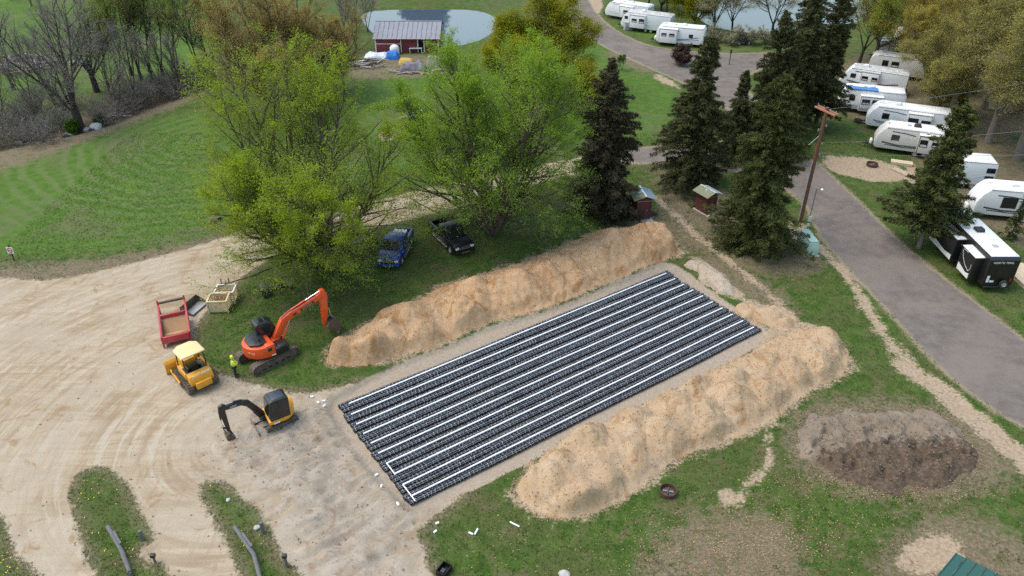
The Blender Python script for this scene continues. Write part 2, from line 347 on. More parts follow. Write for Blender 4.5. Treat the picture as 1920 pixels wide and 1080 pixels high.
def ground_material():
    t = NT('ground')
    lot, road, path, grey = sepc(t, t.attr('mask_a')); dry, lush, pit, dit = sepc(t, t.attr('mask_b'))
    nA = t.noise(.22, 4); nB = t.noise(1.1, 5, .6); nC = t.noise(5, 5, .65); nD = t.noise(22, 3, .7)
    # grass
    g = t.mix(t.rng(nB, .3, .7), (.038, .080, .011), (.078, .125, .022))
    g = t.mix(t.ma('MULTIPLY', t.rng(nA, .42, .62), .6), g, (.085, .092, .030))
    gl = t.mix(t.rng(nB, .3, .7), (.050, .115, .011), (.088, .155, .020))
    g = t.mix(t.rng(t.noise(.6, 5, .65, None, .5), .50, .66, 0, .75), g, (.13, .105, .055))
    # mowing rings on the left lawn
    off = t.n.new('ShaderNodeVectorMath'); off.operation = 'DISTANCE'; off.inputs[1].default_value = tuple(G(395, 262)); t.l.new(t.pos, off.inputs[0])
    wob = t.ma('ADD', off.outputs['Value'], t.ma('MULTIPLY', t.noise(.16, 3), 3.4))
    st = t.ma('SINE', t.ma('MULTIPLY', wob, 3.7))
    st = t.ma('MULTIPLY', t.rng(st, -.5, 1.0), t.ma('MULTIPLY', t.rng(off.outputs['Value'], 34, 16), t.rng(t.noise(.13, 2), .25, .45)))
    gl = t.mix(t.ma('MULTIPLY', st, .50), gl, (.14, .17, .065))
    gl = t.mix(t.ma('MULTIPLY', t.rng(t.noise(.35, 4, .6), .55, .75), .45), gl, (.12, .13, .045))
    gl = t.mix(t.rng(t.noise(.10, 5, .6, None, .7), .50, .64, 0, .6), gl, (.125, .125, .06))
    gl = t.mix(t.rng(t.noise(.17, 4, .55), .58, .72, 0, .6), gl, (.10, .185, .018))
    g = t.mix(t.rng(t.ma('ADD', lush, t.ma('MULTIPLY', t.ma('SUBTRACT', nA, .5), .8)), .2, .8), g, gl)
    g = t.mix(t.rng(nD, .35, .75, 0, .38), g, (.018, .034, .007))
    g = t.mix(t.rng(t.noise(9, 3, .7), .56, .78, 0, .5), g, (.15, .135, .06))
    # dry thatch and litter
    dr = t.mix(t.rng(nC, .3, .7), (.115, .085, .055), (.23, .18, .12))
    dr = t.mix(t.rng(nB, .45, .65, 0, .55), dr, (.06, .075, .02))
    fd = t.rng(t.ma('ADD', dry, t.ma('MULTIPLY', t.ma('SUBTRACT', nB, .5), 1.5)), .28, .64)
    g = t.mix(t.ma('MULTIPLY', fd, .9), g, dr)
    dk = t.mix(nC, (.05, .036, .024), (.12, .085, .055))
    g = t.mix(t.rng(t.ma('ADD', dit, t.ma('MULTIPLY', t.ma('SUBTRACT', nB, .5), .5)), .5, .75), g, dk)
    # pale sand lot with wheel tracks
    v1 = t.stretch(.25, 2.2, -.60); v2 = t.stretch(1.7, .22, .25)
    w1 = t.noise(1, 5, .6, v1, .6); w2 = t.noise(1, 5, .6, v2, .8)
    s = t.mix(t.rng(w1, .3, .7), (.30, .232, .152), (.40, .325, .225))
    arc = t.n.new('ShaderNodeVectorMath'); arc.operation = 'DISTANCE'; arc.inputs[1].default_value = tuple(G(470, 820)); t.l.new(t.pos, arc.inputs[0])
    sx_ = t.n.new('ShaderNodeSeparateXYZ'); t.l.new(t.pos, sx_.inputs[0]); cx_ = t.n.new('ShaderNodeCombineXYZ')
    t.l.new(t.ma('MULTIPLY', arc.outputs['Value'], 1.9), cx_.inputs[0]); t.l.new(t.ma('MULTIPLY', sx_.outputs[0], .14), cx_.inputs[1]); t.l.new(t.ma('MULTIPLY', sx_.outputs[1], .14), cx_.inputs[2])
    w3 = t.noise(1, 5, .6, cx_.outputs[0], .3)
    s = t.mix(t.rng(w3, .50, .62, 0, .7), s, (.27, .195, .125)); s = t.mix(t.rng(w3, .46, .38, 0, .6), s, (.44, .385, .31))
    s = t.mix(t.rng(w2, .50, .68, 0, .65), s, (.28, .19, .115))
    s = t.mix(t.rng(nA, .40, .62, 0, .6), s, (.39, .33, .25))
    s = t.mix(t.rng(t.noise(.5, 6, .7, None, 1.2), .56, .68, 0, .75), s, (.27, .165, .085))
    s = t.mix(t.rng(t.noise(3, 6, .75), .62, .8, 0, .55), s, (.24, .165, .105))
    gr = t.mix(t.rng(nB, .3, .7), (.245, .20, .152), (.35, .30, .238))
    gr = t.mix(t.rng(t.noise(.45, 5, .65, None, .8), .48, .66, 0, .8), gr, (.355, .31, .255))
    gr = t.mix(t.rng(t.noise(.8, 5, .7, None, 1), .52, .64, 0, .85), gr, (.225, .155, .10))
    gr = t.mix(t.rng(t.noise(6, 4, .7), .52, .74, 0, .7), gr, (.15, .11, .075))
    s = t.mix(t.rng(t.ma('ADD', grey, t.ma('MULTIPLY', t.ma('SUBTRACT', nB, .5), 1.1)), .3, .85), s, gr)
    rag = t.ma('ADD', t.ma('MULTIPLY', t.ma('SUBTRACT', nB, .5), .55), t.ma('MULTIPLY', t.ma('SUBTRACT', nC, .5), .5))
    fl = t.rng(t.ma('ADD', lot, rag), .40, .60)
    verge = t.rng(t.ma('ADD', lot, t.ma('MULTIPLY', rag, 1.5)), .02, .40)
    c = t.mix(t.ma('MULTIPLY', verge, .6), g, dr)
    c = t.mix(fl, c, s)
    # bed floor
    pf = t.mix(t.rng(nC, .3, .75), (.29, .235, .175), (.37, .31, .245))
    pf = t.mix(t.rng(nB, .5, .7, 0, .5), pf, (.36, .255, .16))
    c = t.mix(t.rng(t.ma('ADD', pit, t.ma('MULTIPLY', rag, .4)), .4, .6), c, pf)
    # sandy paths
    ps = t.mix(t.rng(nC, .3, .7), (.27, .195, .125), (.38, .30, .21))
    c = t.mix(t.rng(t.ma('ADD', path, t.ma('ADD', t.ma('MULTIPLY', rag, 2.6), t.ma('MULTIPLY', t.ma('SUBTRACT', t.noise(.5, 4, .6), .5), 1.2))), .38, .82), c, ps)
    # worn asphalt
    vr = None
    a = t.mix(t.rng(t.noise(.9, 6, .65, vr), .3, .7), (.125, .106, .093), (.175, .15, .131))
    a = t.mix(t.rng(nA, .45, .6, 0, .6), a, (.20, .165, .138))
    a = t.mix(t.rng(nD, .5, .8, 0, .22), a, (.10, .088, .085))
    edge = t.rng(t.ma('ADD', road, t.ma('MULTIPLY', rag, .8)), .12, .5)
    c = t.mix(t.ma('MULTIPLY', edge, .7), c, (.33, .255, .18))
    c = t.mix(t.rng(t.ma('ADD', road, t.ma('MULTIPLY', rag, 1.1)), .42, .72), c, a)
    # slopes show damp raw soil
    h = t.ma('ADD', t.ma('MULTIPLY', nC, .6), t.ma('MULTIPLY', nD, .4))
    return t.done(c, .93, h, .06, .55)
GROUND_MAT = ground_material()
ny, nx = GX.shape
idx = np.arange(nx*ny).reshape(ny, nx)
quads = np.stack([idx[:-1, :-1], idx[:-1, 1:], idx[1:, 1:], idx[1:, :-1]], -1).reshape(-1, 4)
VV = np.stack([GX, GY, GZ], -1).reshape(-1, 3)
gyv, gxv = np.gradient(GZ, gy, gx); NRM = np.stack([-gxv, -gyv, np.ones_like(GZ)], -1).reshape(-1, 3); NRM /= np.linalg.norm(NRM, axis=1)[:, None]
fq = lambda A: A.reshape(-1)[quads].mean(1)
cls = np.zeros(len(quads), int)
cls[fq(s_lot) > 0] = 1; cls[fq(s_path) > 0] = 3; cls[fq(s_road) > 0] = 2; cls[fq(s_pit) > 0] = 4
for k, (nm, lab, cat) in enumerate([('ground', 'grassy campground lawn with dry brown patches', 'ground'), ('dirt_lot', 'pale rutted sand lot and driveway around the machines', 'dirt lot'), ('road', 'worn grey asphalt road past the parked trailers', 'road'),
                                    ('path', 'bare sandy foot paths and trench strips in the grass', 'path'), ('excavated_bed', 'shallow sandy pit floor under the drain tubes', 'pit')]):
    F = quads[cls == k]; u, inv = np.unique(F.ravel(), return_inverse=True)
    me = np_mesh(nm, VV[u], inv.reshape(-1, 4), GROUND_MAT)
    for an, C in (('mask_a', C1), ('mask_b', C2)):
        at = me.attributes.new(an, 'FLOAT_COLOR', 'POINT'); at.data.foreach_set('color', C.reshape(-1, 4)[u].astype(np.float32).ravel())
    me.normals_split_custom_set_from_vertices(NRM[u].tolist())
    tag(link_mesh(nm, me), lab, cat, kind='structure')
def water(name, P, label, z=-.25):
    t = NT('water_'+name)
    t.p.inputs['Base Color'].default_value = (.07, .10, .135, 1); t.p.inputs['Roughness'].default_value = .06; t.p.inputs['IOR'].default_value = 1.9
    b = t.n.new('ShaderNodeBump'); b.inputs['Strength'].default_value = .12; b.inputs['Distance'].default_value = .05
    t.l.new(t.noise(1.3, 3), b.inputs['Height']); t.l.new(b.outputs['Normal'], t.p.inputs['Normal'])
    c = P.mean(0); P = c+(P-c)*1.03
    mb = MB(); mb.add([(x, y, z) for x, y in P], [tuple(range(len(P)))])
    tag(mb.build(name, t.m, smooth=0), label, 'water', kind='structure')
water('pond', POND, 'calm pond behind the red barn reflecting trees'); water('lake', LAKE, 'blue-grey lake seen between the trees behind the trailers')
# ---------------------------------------------------------------- earth piles
def sand_material(name, c0, c1, c2, stain, dark=None, axis_=None, fine=6):
    t = NT(name); nA = t.noise(.55, 5, .6, None, .6); nB = t.noise(2.2, 6, .65); nC = t.noise(fine, 5, .7); nD = t.noise(26, 3, .7)
    c = t.mix(t.rng(nA, .3, .7), c0, c1); c = t.mix(t.rng(nB, .42, .7, 0, .7), c, c2)
    c = t.mix(t.rng(t.noise(.6, 5, .65, t.stretch(1.6, .7, -.6), 1.2), .50, .66, 0, .75), c, stain)
    c = t.mix(t.rng(nC, .54, .76, 0, .75), c, tuple(.40*v for v in stain)); c = t.mix(t.rng(nD, .55, .85, 0, .2), c, tuple(min(1, 1.25*v) for v in c1))
    if dark:
        a = t.attr('dark'); c = t.mix(t.rng(t.ma('ADD', a.outputs['Fac'], t.ma('MULTIPLY', t.ma('SUBTRACT', nB, .5), 2.2)), .36, .70), c, t.mix(t.rng(nC, .3, .75), dark[0], dark[1]))
    h = t.ma('ADD', t.ma('MULTIPLY', nB, .6), t.ma('ADD', t.ma('MULTIPLY', nC, .35), t.ma('MULTIPLY', nD, .12)))
    return t.done(c, .95, h, .16, .7)
PILES = []
def pile(name, P, H, slope, seed, mat, label, cat, lump=.5, lumpf=.35, fine=.10, step=.13, dark=None, rag=.8, cones=None):
    lo, hi = P.min(0)-.8, P.max(0)+.8
    X, Y = np.meshgrid(np.arange(lo[0], hi[0], step), np.arange(lo[1], hi[1], step))
    d = sdist(X, Y, P, far=12)+rag*(fbm(X*.8, Y*.8, seed)-.5)+.25*(fbm(X*3, Y*3, seed+1)-.5)
    dp = np.maximum(d, 0)
    hh = H*(.55+.9*fbm(X*lumpf, Y*lumpf, seed+2, 2))
    Z = hh*(1-np.exp(-dp*slope/hh*1.15))
    if cones is not None:                        # separate bucket loads tipped one against the next
        rc = np.random.RandomState(seed); Zc = np.full(X.shape, -9.0)
        for (cx, cy) in cones:
            cx += rc.normal(0, .45); cy += rc.normal(0, .45); h0 = H*rc.uniform(.80, 1.16); s0 = slope*rc.uniform(.82, 1.05)
            a0 = rc.uniform(0, 6.28); dx, dy = X-cx, Y-cy; dd = np.sqrt(dx*dx+dy*dy+.12)*(1+.16*np.sin(3*np.arctan2(dy, dx)+a0)*.5)
            Zc = np.maximum(Zc, h0-s0*dd)
        Z = np.where(Zc > Z*.80, Zc, Z*.80)*sst(0, .9, dp)
    Z += sst(.1, 1.2, dp)*(lump*(np.abs(vnoise(X*.7, Y*.7, seed+4)-.5)-.22)+fine*2*(fbm(X*1.6, Y*1.6, seed+5)-.5)+fine*1.0*(fbm(X*5, Y*5, seed+6, 3)-.5)-.55*lump*sst(.10, .0, np.abs(fbm(X*.55+Y*.12, Y*.55-X*.12, seed+8, 3)-.5)))
    Z = np.maximum(Z, 0)*sst(-.02, .25, d)
    base = samp(GZ, X.ravel(), Y.ravel()).reshape(X.shape)
    Z = np.where(d > 0, np.maximum(base, -.05)*sst(.8, 0, d)+Z+.01, base-.12)
    ids = np.arange(X.size).reshape(X.shape)
    F = np.stack([ids[:-1, :-1], ids[:-1, 1:], ids[1:, 1:], ids[1:, :-1]], -1).reshape(-1, 4)
    F = F[(d.ravel()[F] > -.3).any(1)]; u, inv = np.unique(F.ravel(), return_inverse=True)
    me = np_mesh(name, np.stack([X, Y, Z], -1).reshape(-1, 3)[u], inv.reshape(-1, 4), mat)
    if dark is not None:
        at = me.attributes.new('dark', 'FLOAT', 'POINT'); at.data.foreach_set('value', dark(X, Y, Z).reshape(-1)[u].astype(np.float32))
    tag(link_mesh(name, me), label, cat)
    kk = np.flatnonzero(d.ravel() > .25); PILES.append((X.ravel()[kk], Y.ravel()[kk], Z.ravel()[kk]))
    return X, Y, Z, d
ORANGE = sand_material('orange_sand', (.375, .225, .118), (.455, .298, .172), (.485, .355, .228), (.30, .145, .053))
PALE = sand_material('pale_sand', (.375, .263, .162), (.445, .335, .222), (.405, .27, .152), (.28, .16, .075))
pile('sand_berm', B1, 2.25, .82, 51, ORANGE, 'long orange sand berm behind the drain field, beside the parked pickups', 'sand pile', .24, .42, .09, cones=ridge([(640, 672), (690, 655), (745, 640), (800, 622), (850, 600), (895, 580), (935, 562), (985, 548), (1030, 530), (1075, 512), (1120, 497), (1160, 478), (1200, 466), (1240, 458), (1270, 462), (770, 612), (900, 560), (1010, 520), (1140, 470), (1215, 446)]))
pile('sand_berm', B2, 1.75, .70, 73, PALE, 'broad pale sand berm in front of the drain field', 'sand pile', .22, .34, .09, cones=ridge([(1030, 925), (1060, 880), (1110, 890), (1120, 840), (1180, 855), (1190, 805), (1240, 815), (1250, 775), (1300, 785), (1310, 745), (1360, 760), (1375, 718), (1420, 735), (1430, 690), (1480, 705), (1490, 660), (1535, 690), (1545, 650), (1000, 915), (1090, 935)]))
SOIL = sand_material('topsoil', (.17, .135, .10), (.245, .20, .152), (.20, .16, .115), (.22, .155, .105), ((.062, .043, .030), (.15, .108, .074)), fine=4)
BS = P_([(1490, 800), (1530, 778), (1620, 770), (1740, 768), (1795, 795), (1850, 850), (1835, 893), (1750, 917), (1650, 922), (1560, 893), (1505, 855)], 2)
_sc = Gs([(1665, 842)])[0]
pile('soil_mound', BS, 1.0, .55, 91, SOIL, 'low mound of dark topsoil with a dried pale crust, right of the near berm', 'soil pile', .9, .5, .26, rag=1.5, dark=lambda X, Y, Z: np.clip(.5+(_sc[1]+.1-(Y-.12*(X-_sc[0])))/2.2, 0, 1)*np.clip((X-_sc[0]+6.2)/2.0, 0, 1)*np.clip((_sc[0]+6.6-X)/1.5, 0, 1))
HARD = sand_material('grey_spoil', (.36, .29, .22), (.44, .365, .285), (.33, .25, .18), (.28, .19, .12))
pile('spoil_bank', P_([(1285, 492), (1330, 490), (1375, 530), (1385, 552), (1350, 556), (1310, 525)], 2), .75, .8, 95, HARD, 'flat-topped bank of grey spoil at the far corner of the pit', 'soil pile', .35, .5, .16, rag=1.7)
pile('spoil_bank', P_([(1375, 572), (1440, 572), (1490, 590), (1500, 612), (1455, 622), (1420, 606)], 2), .55, .6, 97, PALE, 'small pale spoil heap between the pit corner and the near berm', 'soil pile', .35, .5, .14, rag=1.8)
DIRT = sand_material('pink_sand', (.40, .29, .22), (.46, .35, .27), (.43, .31, .23), (.36, .25, .17))
pile('sand_heap', P_([(708, 254), (720, 243), (745, 240), (762, 250), (740, 262), (712, 266)], 2), .5, .5, 99, DIRT, 'small smooth heap of pinkish sand on the lawn between the maples', 'sand pile', .05, .5, .03)
# ================================================================ VEGETATION
def leaf_mat(name, c0, c1, trans=.35, rough=.6):
    t = NT(name); t.n.remove(t.p)
    out = t.n['Material Output']; g = t.n.new('ShaderNodeNewGeometry')
    tc = t.n.new('ShaderNodeTexCoord'); f = t.noise(.45, 2, .5, tc.outputs['Object'])
    k = t.ma('ADD', t.ma('MULTIPLY', g.outputs['Random Per Island'], .6), t.ma('MULTIPLY', t.rng(f, .3, .7), .4))
    c = t.mix(k, c0, c1)
    d = t.n.new('ShaderNodeBsdfDiffuse'); tr = t.n.new('ShaderNodeBsdfTranslucent'); mx = t.n.new('ShaderNodeMixShader'); mx.inputs[0].default_value = trans
    t.l.new(c, d.inputs[0]); t.l.new(c, tr.inputs[0]); t.l.new(d.outputs[0], mx.inputs[1]); t.l.new(tr.outputs[0], mx.inputs[2]); t.l.new(mx.outputs[0], out.inputs[0])
    return t.m
BARK = M('grey_brown_bark', (.085, .068, .052), .9, var=.35, scale=9, bump=.6)
BARK_G = M('pale_bark', (.16, .14, .12), .9, var=.35, scale=9, bump=.6)
BARK_D = M('dark_bark', (.045, .036, .03), .9, var=.35, scale=9, bump=.6)
TWIG = M('grey_twigs', (.20, .178, .155), .9, var=.3, scale=2)
TWIG_B = M('brown_twigs', (.10, .068, .042), .9, var=.3, scale=2)
def nrm(v): return v/np.maximum(np.linalg.norm(v, axis=-1, keepdims=True), 1e-9)
def grow(rs, P, D, L, k, jit, trop):
    """polylines for all branches at once -> (N,k+1,3) points, final directions"""
    pts = [P]; d = nrm(D)
    for i in range(k):
        d = nrm(d+rs.normal(0, jit, d.shape)+np.array([0, 0, 1.])*(trop if np.isscalar(trop) else trop[:, None]))
        P = P+d*(L/k)[:, None]; pts.append(P)
    return np.stack(pts, 1)
def kids(rs, pts, m, t0, t1, ang, Lp, f0, f1, flat=0.):
    N, K, _ = pts.shape
    t = rs.uniform(t0, t1, (N, m)); t = t0+(np.arange(m)/m+rs.uniform(0, 1/m, (N, m)))*(t1-t0)
    q = t*(K-1); i = np.clip(q.astype(int), 0, K-2); fr = (q-i)[..., None]; r = np.arange(N)[:, None]
    a, b = pts[r, i], pts[r, i+1]; P = a+(b-a)*fr; T = nrm(b-a)
    rv = rs.normal(0, 1, T.shape); rv[..., 2] *= (1-flat); u = nrm(rv-(rv*T).sum(-1, keepdims=True)*T)
    th = np.radians(rs.normal(ang, 9, t.shape))[..., None]
    D = T*np.cos(th)+u*np.sin(th)
    L = Lp[:, None]*(f0+(f1-f0)*(t-t0)/(t1-t0))*rs.uniform(.75, 1.2, t.shape)
    return P.reshape(-1, 3), D.reshape(-1, 3), L.ravel(), t.ravel()
def tubes(pts, r0, r1, S):
    N, K, _ = pts.shape
    T = nrm(np.gradient(pts, axis=1)); ref = np.where(np.abs(T[:, :1, 2:3]) > .9, np.array([[[1., 0, 0]]]), np.array([[[0, 0, 1.]]]))
    u = nrm(np.cross(T, np.broadcast_to(ref, T.shape))); w = np.cross(T, u)
    rad = r0[:, None]+(r1-r0)[:, None]*np.linspace(0, 1, K)[None]
    a = np.arange(S)*2*math.pi/S
    V = pts[:, :, None]+(u[:, :, None]*np.cos(a)[None, None, :, None]+w[:, :, None]*np.sin(a)[None, None, :, None])*rad[:, :, None, None]
    b = (np.arange(N)*K*S)[:, None, None]+(np.arange(K-1)*S)[None, :, None]; s = np.arange(S)[None, None]
    s2 = (s+1) % S
    F = np.stack([b+s, b+s2, b+S+s2, b+S+s], -1).reshape(-1, 4)
    return V.reshape(-1, 3), F
class Acc:
    def __init__(s): s.V = []; s.F = []; s.I = []; s.n = 0
    def add(s, V, F, mi=0): s.V.append(V); s.F.append(F+s.n); s.I.append(np.full(len(F), mi)); s.n += len(V)
    def mesh(s, name, mats, smooth=True): return np_mesh(name, np.concatenate(s.V), np.concatenate(s.F), mats, np.concatenate(s.I), smooth)
def leaves(rs, C, size, asp=.6, up=.5, axis=None):
    n = len(C); N_ = rs.normal(0, 1, (n, 3)); N_[:, 2] = np.abs(N_[:, 2])+up; N_ = nrm(N_)
    A = rs.normal(0, 1, (n, 3)) if axis is None else axis+rs.normal(0, .45, (n, 3))
    A = nrm(A-(A*N_).sum(1, keepdims=True)*N_); B = np.cross(N_, A)
    s = (size*rs.uniform(.6, 1.35, n))[:, None]
    V = np.stack([C-A*s*.5, C+B*s*asp*.5, C+A*s*.5, C-B*s*asp*.5], 1).reshape(-1, 3)
    return V, np.arange(4*n).reshape(n, 4)
def broadleaf(name, seed, H, stems, spread, tr, nb=(12, 7, 6), lf=(.42, .42, .40), nleaf=14, lsize=.16, cluster=.22, leafm=None, twigm=TWIG, bark=BARK,
              ang=(48, 45, 45), trop=(.05, .10, .10, .04), t0=.22, low=0, droop=0., trunkh=0., twig_r=.006, up=.9, twigs=True):
    """multi-level tree; returns (trunk mesh, crown mesh)"""
    rs = np.random.RandomState(seed); T = Acc(); C = Acc(); Z = np.zeros((stems, 3))
    if trunkh > 0:
        tp = grow(rs, np.zeros((1, 3)), np.array([[.02, .02, 1.]]), np.array([trunkh]), 5, .04, .1)
        V, F = tubes(tp, np.array([tr*1.35]), np.array([tr]), 10); T.add(V, F); Z = np.repeat(tp[:, -1], stems, 0)
        Z[:, 2] -= rs.uniform(0, trunkh*.25, stems)
    az = np.arange(stems)*2*math.pi/stems+rs.uniform(-.4, .4, stems); inc = np.radians(spread*np.sqrt((np.arange(stems)+.3)/stems)*rs.uniform(.8, 1.2, stems))
    D = np.stack([np.sin(inc)*np.cos(az), np.sin(inc)*np.sin(az), np.cos(inc)], 1)
    L1 = (H-trunkh)*rs.uniform(.86, 1.04, stems)*np.where(inc > .7, .8, 1)
    p1 = grow(rs, Z-np.array([0, 0, .15]), D, L1, 10, .055, trop[0]); sr = tr*(1.0 if trunkh == 0 else .62)
    V, F = tubes(p1, np.full(stems, sr)*rs.uniform(.7, 1, stems), np.full(stems, .02), 8); T.add(V, F)
    if low:
        a2 = rs.uniform(0, 2*math.pi, low); d2 = np.stack([np.cos(a2), np.sin(a2), np.full(low, .30)], 1)
        pl_ = grow(rs, np.repeat(Z[:1], low, 0)+np.array([0, 0, 1.])*rs.uniform(H*.10, H*.26, low)[:, None], d2, H*rs.uniform(.38, .54, low), 10, .06, -.04)
        V, F = tubes(pl_, np.full(low, sr*.4), np.full(low, .015), 6); T.add(V, F)
    P, D, L, t = kids(rs, p1, nb[0], t0, 1, ang[0], L1, lf[0], lf[0]*.35)
    p2 = grow(rs, P, D, L, 7, .09, trop[1]-droop*(1-t)); r2 = np.clip(.018*L, .02, .12)
    V, F = tubes(p2, r2, r2*.25, 5); T.add(V, F)
    if low:
        p2 = np.concatenate([p2, pl_[:, [0, 1, 3, 4, 6, 7, 9, 10]]]); L = np.concatenate([L, np.full(low, H*.40)])
    P, D, L, t = kids(rs, p2, nb[1], .18, 1, ang[1], L, lf[1], lf[1]*.5, .3)
    p3 = grow(rs, P, D, L, 4, .10, trop[2]-droop*.6); r3 = np.clip(.007*L, .008, .03)*(1 if nleaf > 2 else 1.6)
    V, F = tubes(p3, r3, r3*.4, 3); C.add(V, F, 0)
    P, D, L, t = kids(rs, p3, nb[2], .12, 1, ang[2], L, lf[2], lf[2]*.7)
    p4 = grow(rs, P, D, L, 3, .12, trop[3]-droop*.5)
    if twigs:
        V, F = tubes(p4, np.full(len(p4), twig_r), np.full(len(p4), twig_r*.5), 3); C.add(V, F, 0)
    if nleaf:
        n = len(p4); q = rs.uniform(.15, 3, (n, nleaf)); i = np.minimum(q.astype(int), 2); fr = (q-i)[..., None]; r = np.arange(n)[:, None]
        ctr = p4[r, i]*(1-fr)+p4[r, i+1]*fr+rs.normal(0, cluster, (n, nleaf, 3))*np.array([1, 1, .7])
        ctr = ctr.reshape(-1, 3); ctr = ctr[ctr[:, 2] > .4]
        V, F = leaves(rs, ctr, lsize, .62, up); C.add(V, F, 1)
    return T.mesh(name+'_trunk', [bark]), C.mesh(name+'_crown', [twigm]+([leafm] if leafm else []), True)
def place_tree(kind, meshes, px, py, label, group=None, rz=0, sc=1., xy=None, mats=None, cat='tree', zs=1.):
    p = G(px, py) if xy is None else Vector((*xy, 0))
    o = thing(kind, label, cat, (p.x, p.y, gz(p.x, p.y)-.05), rz, group); o.scale = (sc, sc, sc*zs)
    a = link_mesh('trunk', meshes[0], o); b = link_mesh('crown', meshes[1], o)
    if mats:
        for i, m in enumerate(mats):
            if m: b.material_slots[i].link = 'OBJECT'; b.material_slots[i].material = m
    return o
MAPLE1 = leaf_mat('yellow_green_leaf', (.19, .285, .014), (.37, .46, .032), .48)
MAPLE2 = leaf_mat('fresh_green_leaf', (.15, .28, .018), (.30, .44, .036), .48)
WILLOW = leaf_mat('olive_gold_leaf', (.19, .205, .012), (.33, .32, .024), .4)
RUSTB = leaf_mat('rust_bud', (.25, .175, .055), (.40, .30, .10), .3)
GOLDB = leaf_mat('gold_bud', (.28, .23, .035), (.44, .36, .07), .4)
OLIVEB = leaf_mat('olive_bud', (.22, .21, .05), (.36, .33, .09), .4)
LIMEB = leaf_mat('lime_bud', (.16, .21, .018), (.29, .34, .04), .4)
PALEB = leaf_mat('pale_bud', (.25, .23, .14), (.38, .35, .22), .3)
BUSHG = leaf_mat('bush_green', (.04, .09, .012), (.09, .16, .02), .3)
DEADL = leaf_mat('dead_leaf', (.12, .08, .05), (.22, .16, .10), .1)
REDL = leaf_mat('purple_leaf', (.06, .04, .035), (.11, .075, .06), .2)
m1 = broadleaf('maple', 5, 17.6, 12, 58, .26, (20, 7, 7), (.52, .50, .78), 11, .135, .17, MAPLE1, ang=(40, 36, 26), trop=(.075, .08, .09, .07), t0=.14, low=18, droop=.05)
place_tree('maple_tree', m1, 600, 500, 'big spreading maple with yellow-green spring leaves behind the orange excavator', rz=.4, sc=.96)
m2 = broadleaf('maple_b', 11, 17.8, 11, 50, .28, (20, 7, 7), (.48, .50, .75), 12, .135, .17, MAPLE2, ang=(42, 36, 26), trop=(.07, .07, .08, .06), t0=.16, low=14, droop=.06)
place_tree('maple_tree', m2, 926, 440, 'big bright green maple whose boughs hang over the black pickup', rz=3.3)
m3 = broadleaf('willow', 17, 12.8, 13, 70, .24, (14, 9, 7), (.46, .5, .7), 14, .19, .42, WILLOW, ang=(45, 42, 40), trop=(.0, .03, .02, .0), t0=.25, trunkh=1.2, low=8)
place_tree('willow_tree', m3, 1012, 185, 'dense dome-shaped olive-gold willow behind the bright green maple')
m4 = broadleaf('rust', 23, 14.5, 12, 56, .20, (14, 9, 6), (.46, .48, .7), 8, .14, .18, RUSTB, TWIG_B, ang=(38, 34, 28), trop=(.07, .09, .09, .07), t0=.2, low=4)
place_tree('budding_tree', m4, 520, 205, 'rust-orange budding tree standing behind the yellow-green maple', rz=.3)
place_tree('budding_tree', m4, 606, 175, 'smaller rust-orange budding tree between its larger twin and the barn', rz=2.6, sc=.8)
# bare trees on the left
b1 = broadleaf('bare', 31, 16.5, 6, 52, .42, (14, 9, 7), (.44, .48, .55), 0, ang=(40, 42, 42), trop=(.06, .07, .06, .04), t0=.15, trunkh=3.2, bark=BARK_D, twigm=TWIG, twig_r=.012)
b2 = broadleaf('slim', 37, 16, 3, 18, .20, (15, 9, 6), (.32, .45, .55), 3, .15, .3, LIMEB, ang=(42, 42, 42), trop=(.03, .10, .06, .04), t0=.3, bark=BARK_D, trunkh=1.5, twig_r=.012)
b3 = broadleaf('twin', 41, 13, 3, 24, .22, (13, 9, 6), (.38, .48, .55), 0, ang=(40, 42, 42), trop=(.05, .09, .06, .04), t0=.35, trunkh=1.0, bark=BARK, twig_r=.014)
GB = 'bare trees along the ditch left of the lawn'
place_tree('bare_tree', b1, 150, 236, 'largest leafless dark tree with wide forked limbs in the left ditch', GB)
place_tree('bare_tree', b3, 26, 168, 'leafless twin-stemmed tree by the log pile at the left edge', GB, 1.0)
for (px, py, s, rz), lb in zip([(62, 212, .75, .3), (104, 196, .8, 1.9), (222, 206, .7, 3.0), (252, 178, .75, 4.2), (330, 168, .65, 5.3), (8, 240, .6, 2.2), (300, 172, .7, .2)],
        ['leafless grey tree rising from the thicket right of the left-edge twin', 'leafless tree just left of the largest bare forked tree', 'leafless tree in the thicket right of the green ditch bush', 'leafless tree in the thicket before the first slim budding pair', 'leafless tree in the thicket near its right end', 'leafless tree at the left edge of the thicket', 'leafless tree in the thicket below the third slim tree']):
    place_tree('bare_tree', b3, px, py, lb, GB, rz, s)
place_tree('bare_tree', b1, 182, 172, 'leafless tree just behind the largest dark forked one', GB, 2.2, .8)
lbl = ['thin leafless-looking sapling right beside the bare forked tree', 'thin dark stem in the ditch just left of the budding pair', 'thin budding stem between the second and third slim trees', 'thin budding stem right of the third slim tree', 'short budding stem near the brow of the ditch bend', 'tall slim tree with sparse lime buds, first right of the bare forked tree', 'tall slim budding tree, second right of the bare forked tree', 'tall slim budding tree, third right of the bare forked tree', 'tall slim budding tree just left of the rust-orange tree',
       'tall slim budding tree touching the left side of the rust-orange tree']
for (px, py, s, rz), lb in zip([(205, 165, .7, .9), (228, 150, .75, 2.9), (286, 148, .85, .6), (335, 150, .8, 2.0), (402, 150, .7, 3.6), (248, 142, 1.0, .2), (266, 150, .95, 1.8), (306, 142, .98, 3.1), (376, 150, .95, 4.4), (428, 120, .8, 5.1)], lbl):
    place_tree('slim_tree', b2, px, py, lb, 'slim budding trees along the ditch', rz, s)
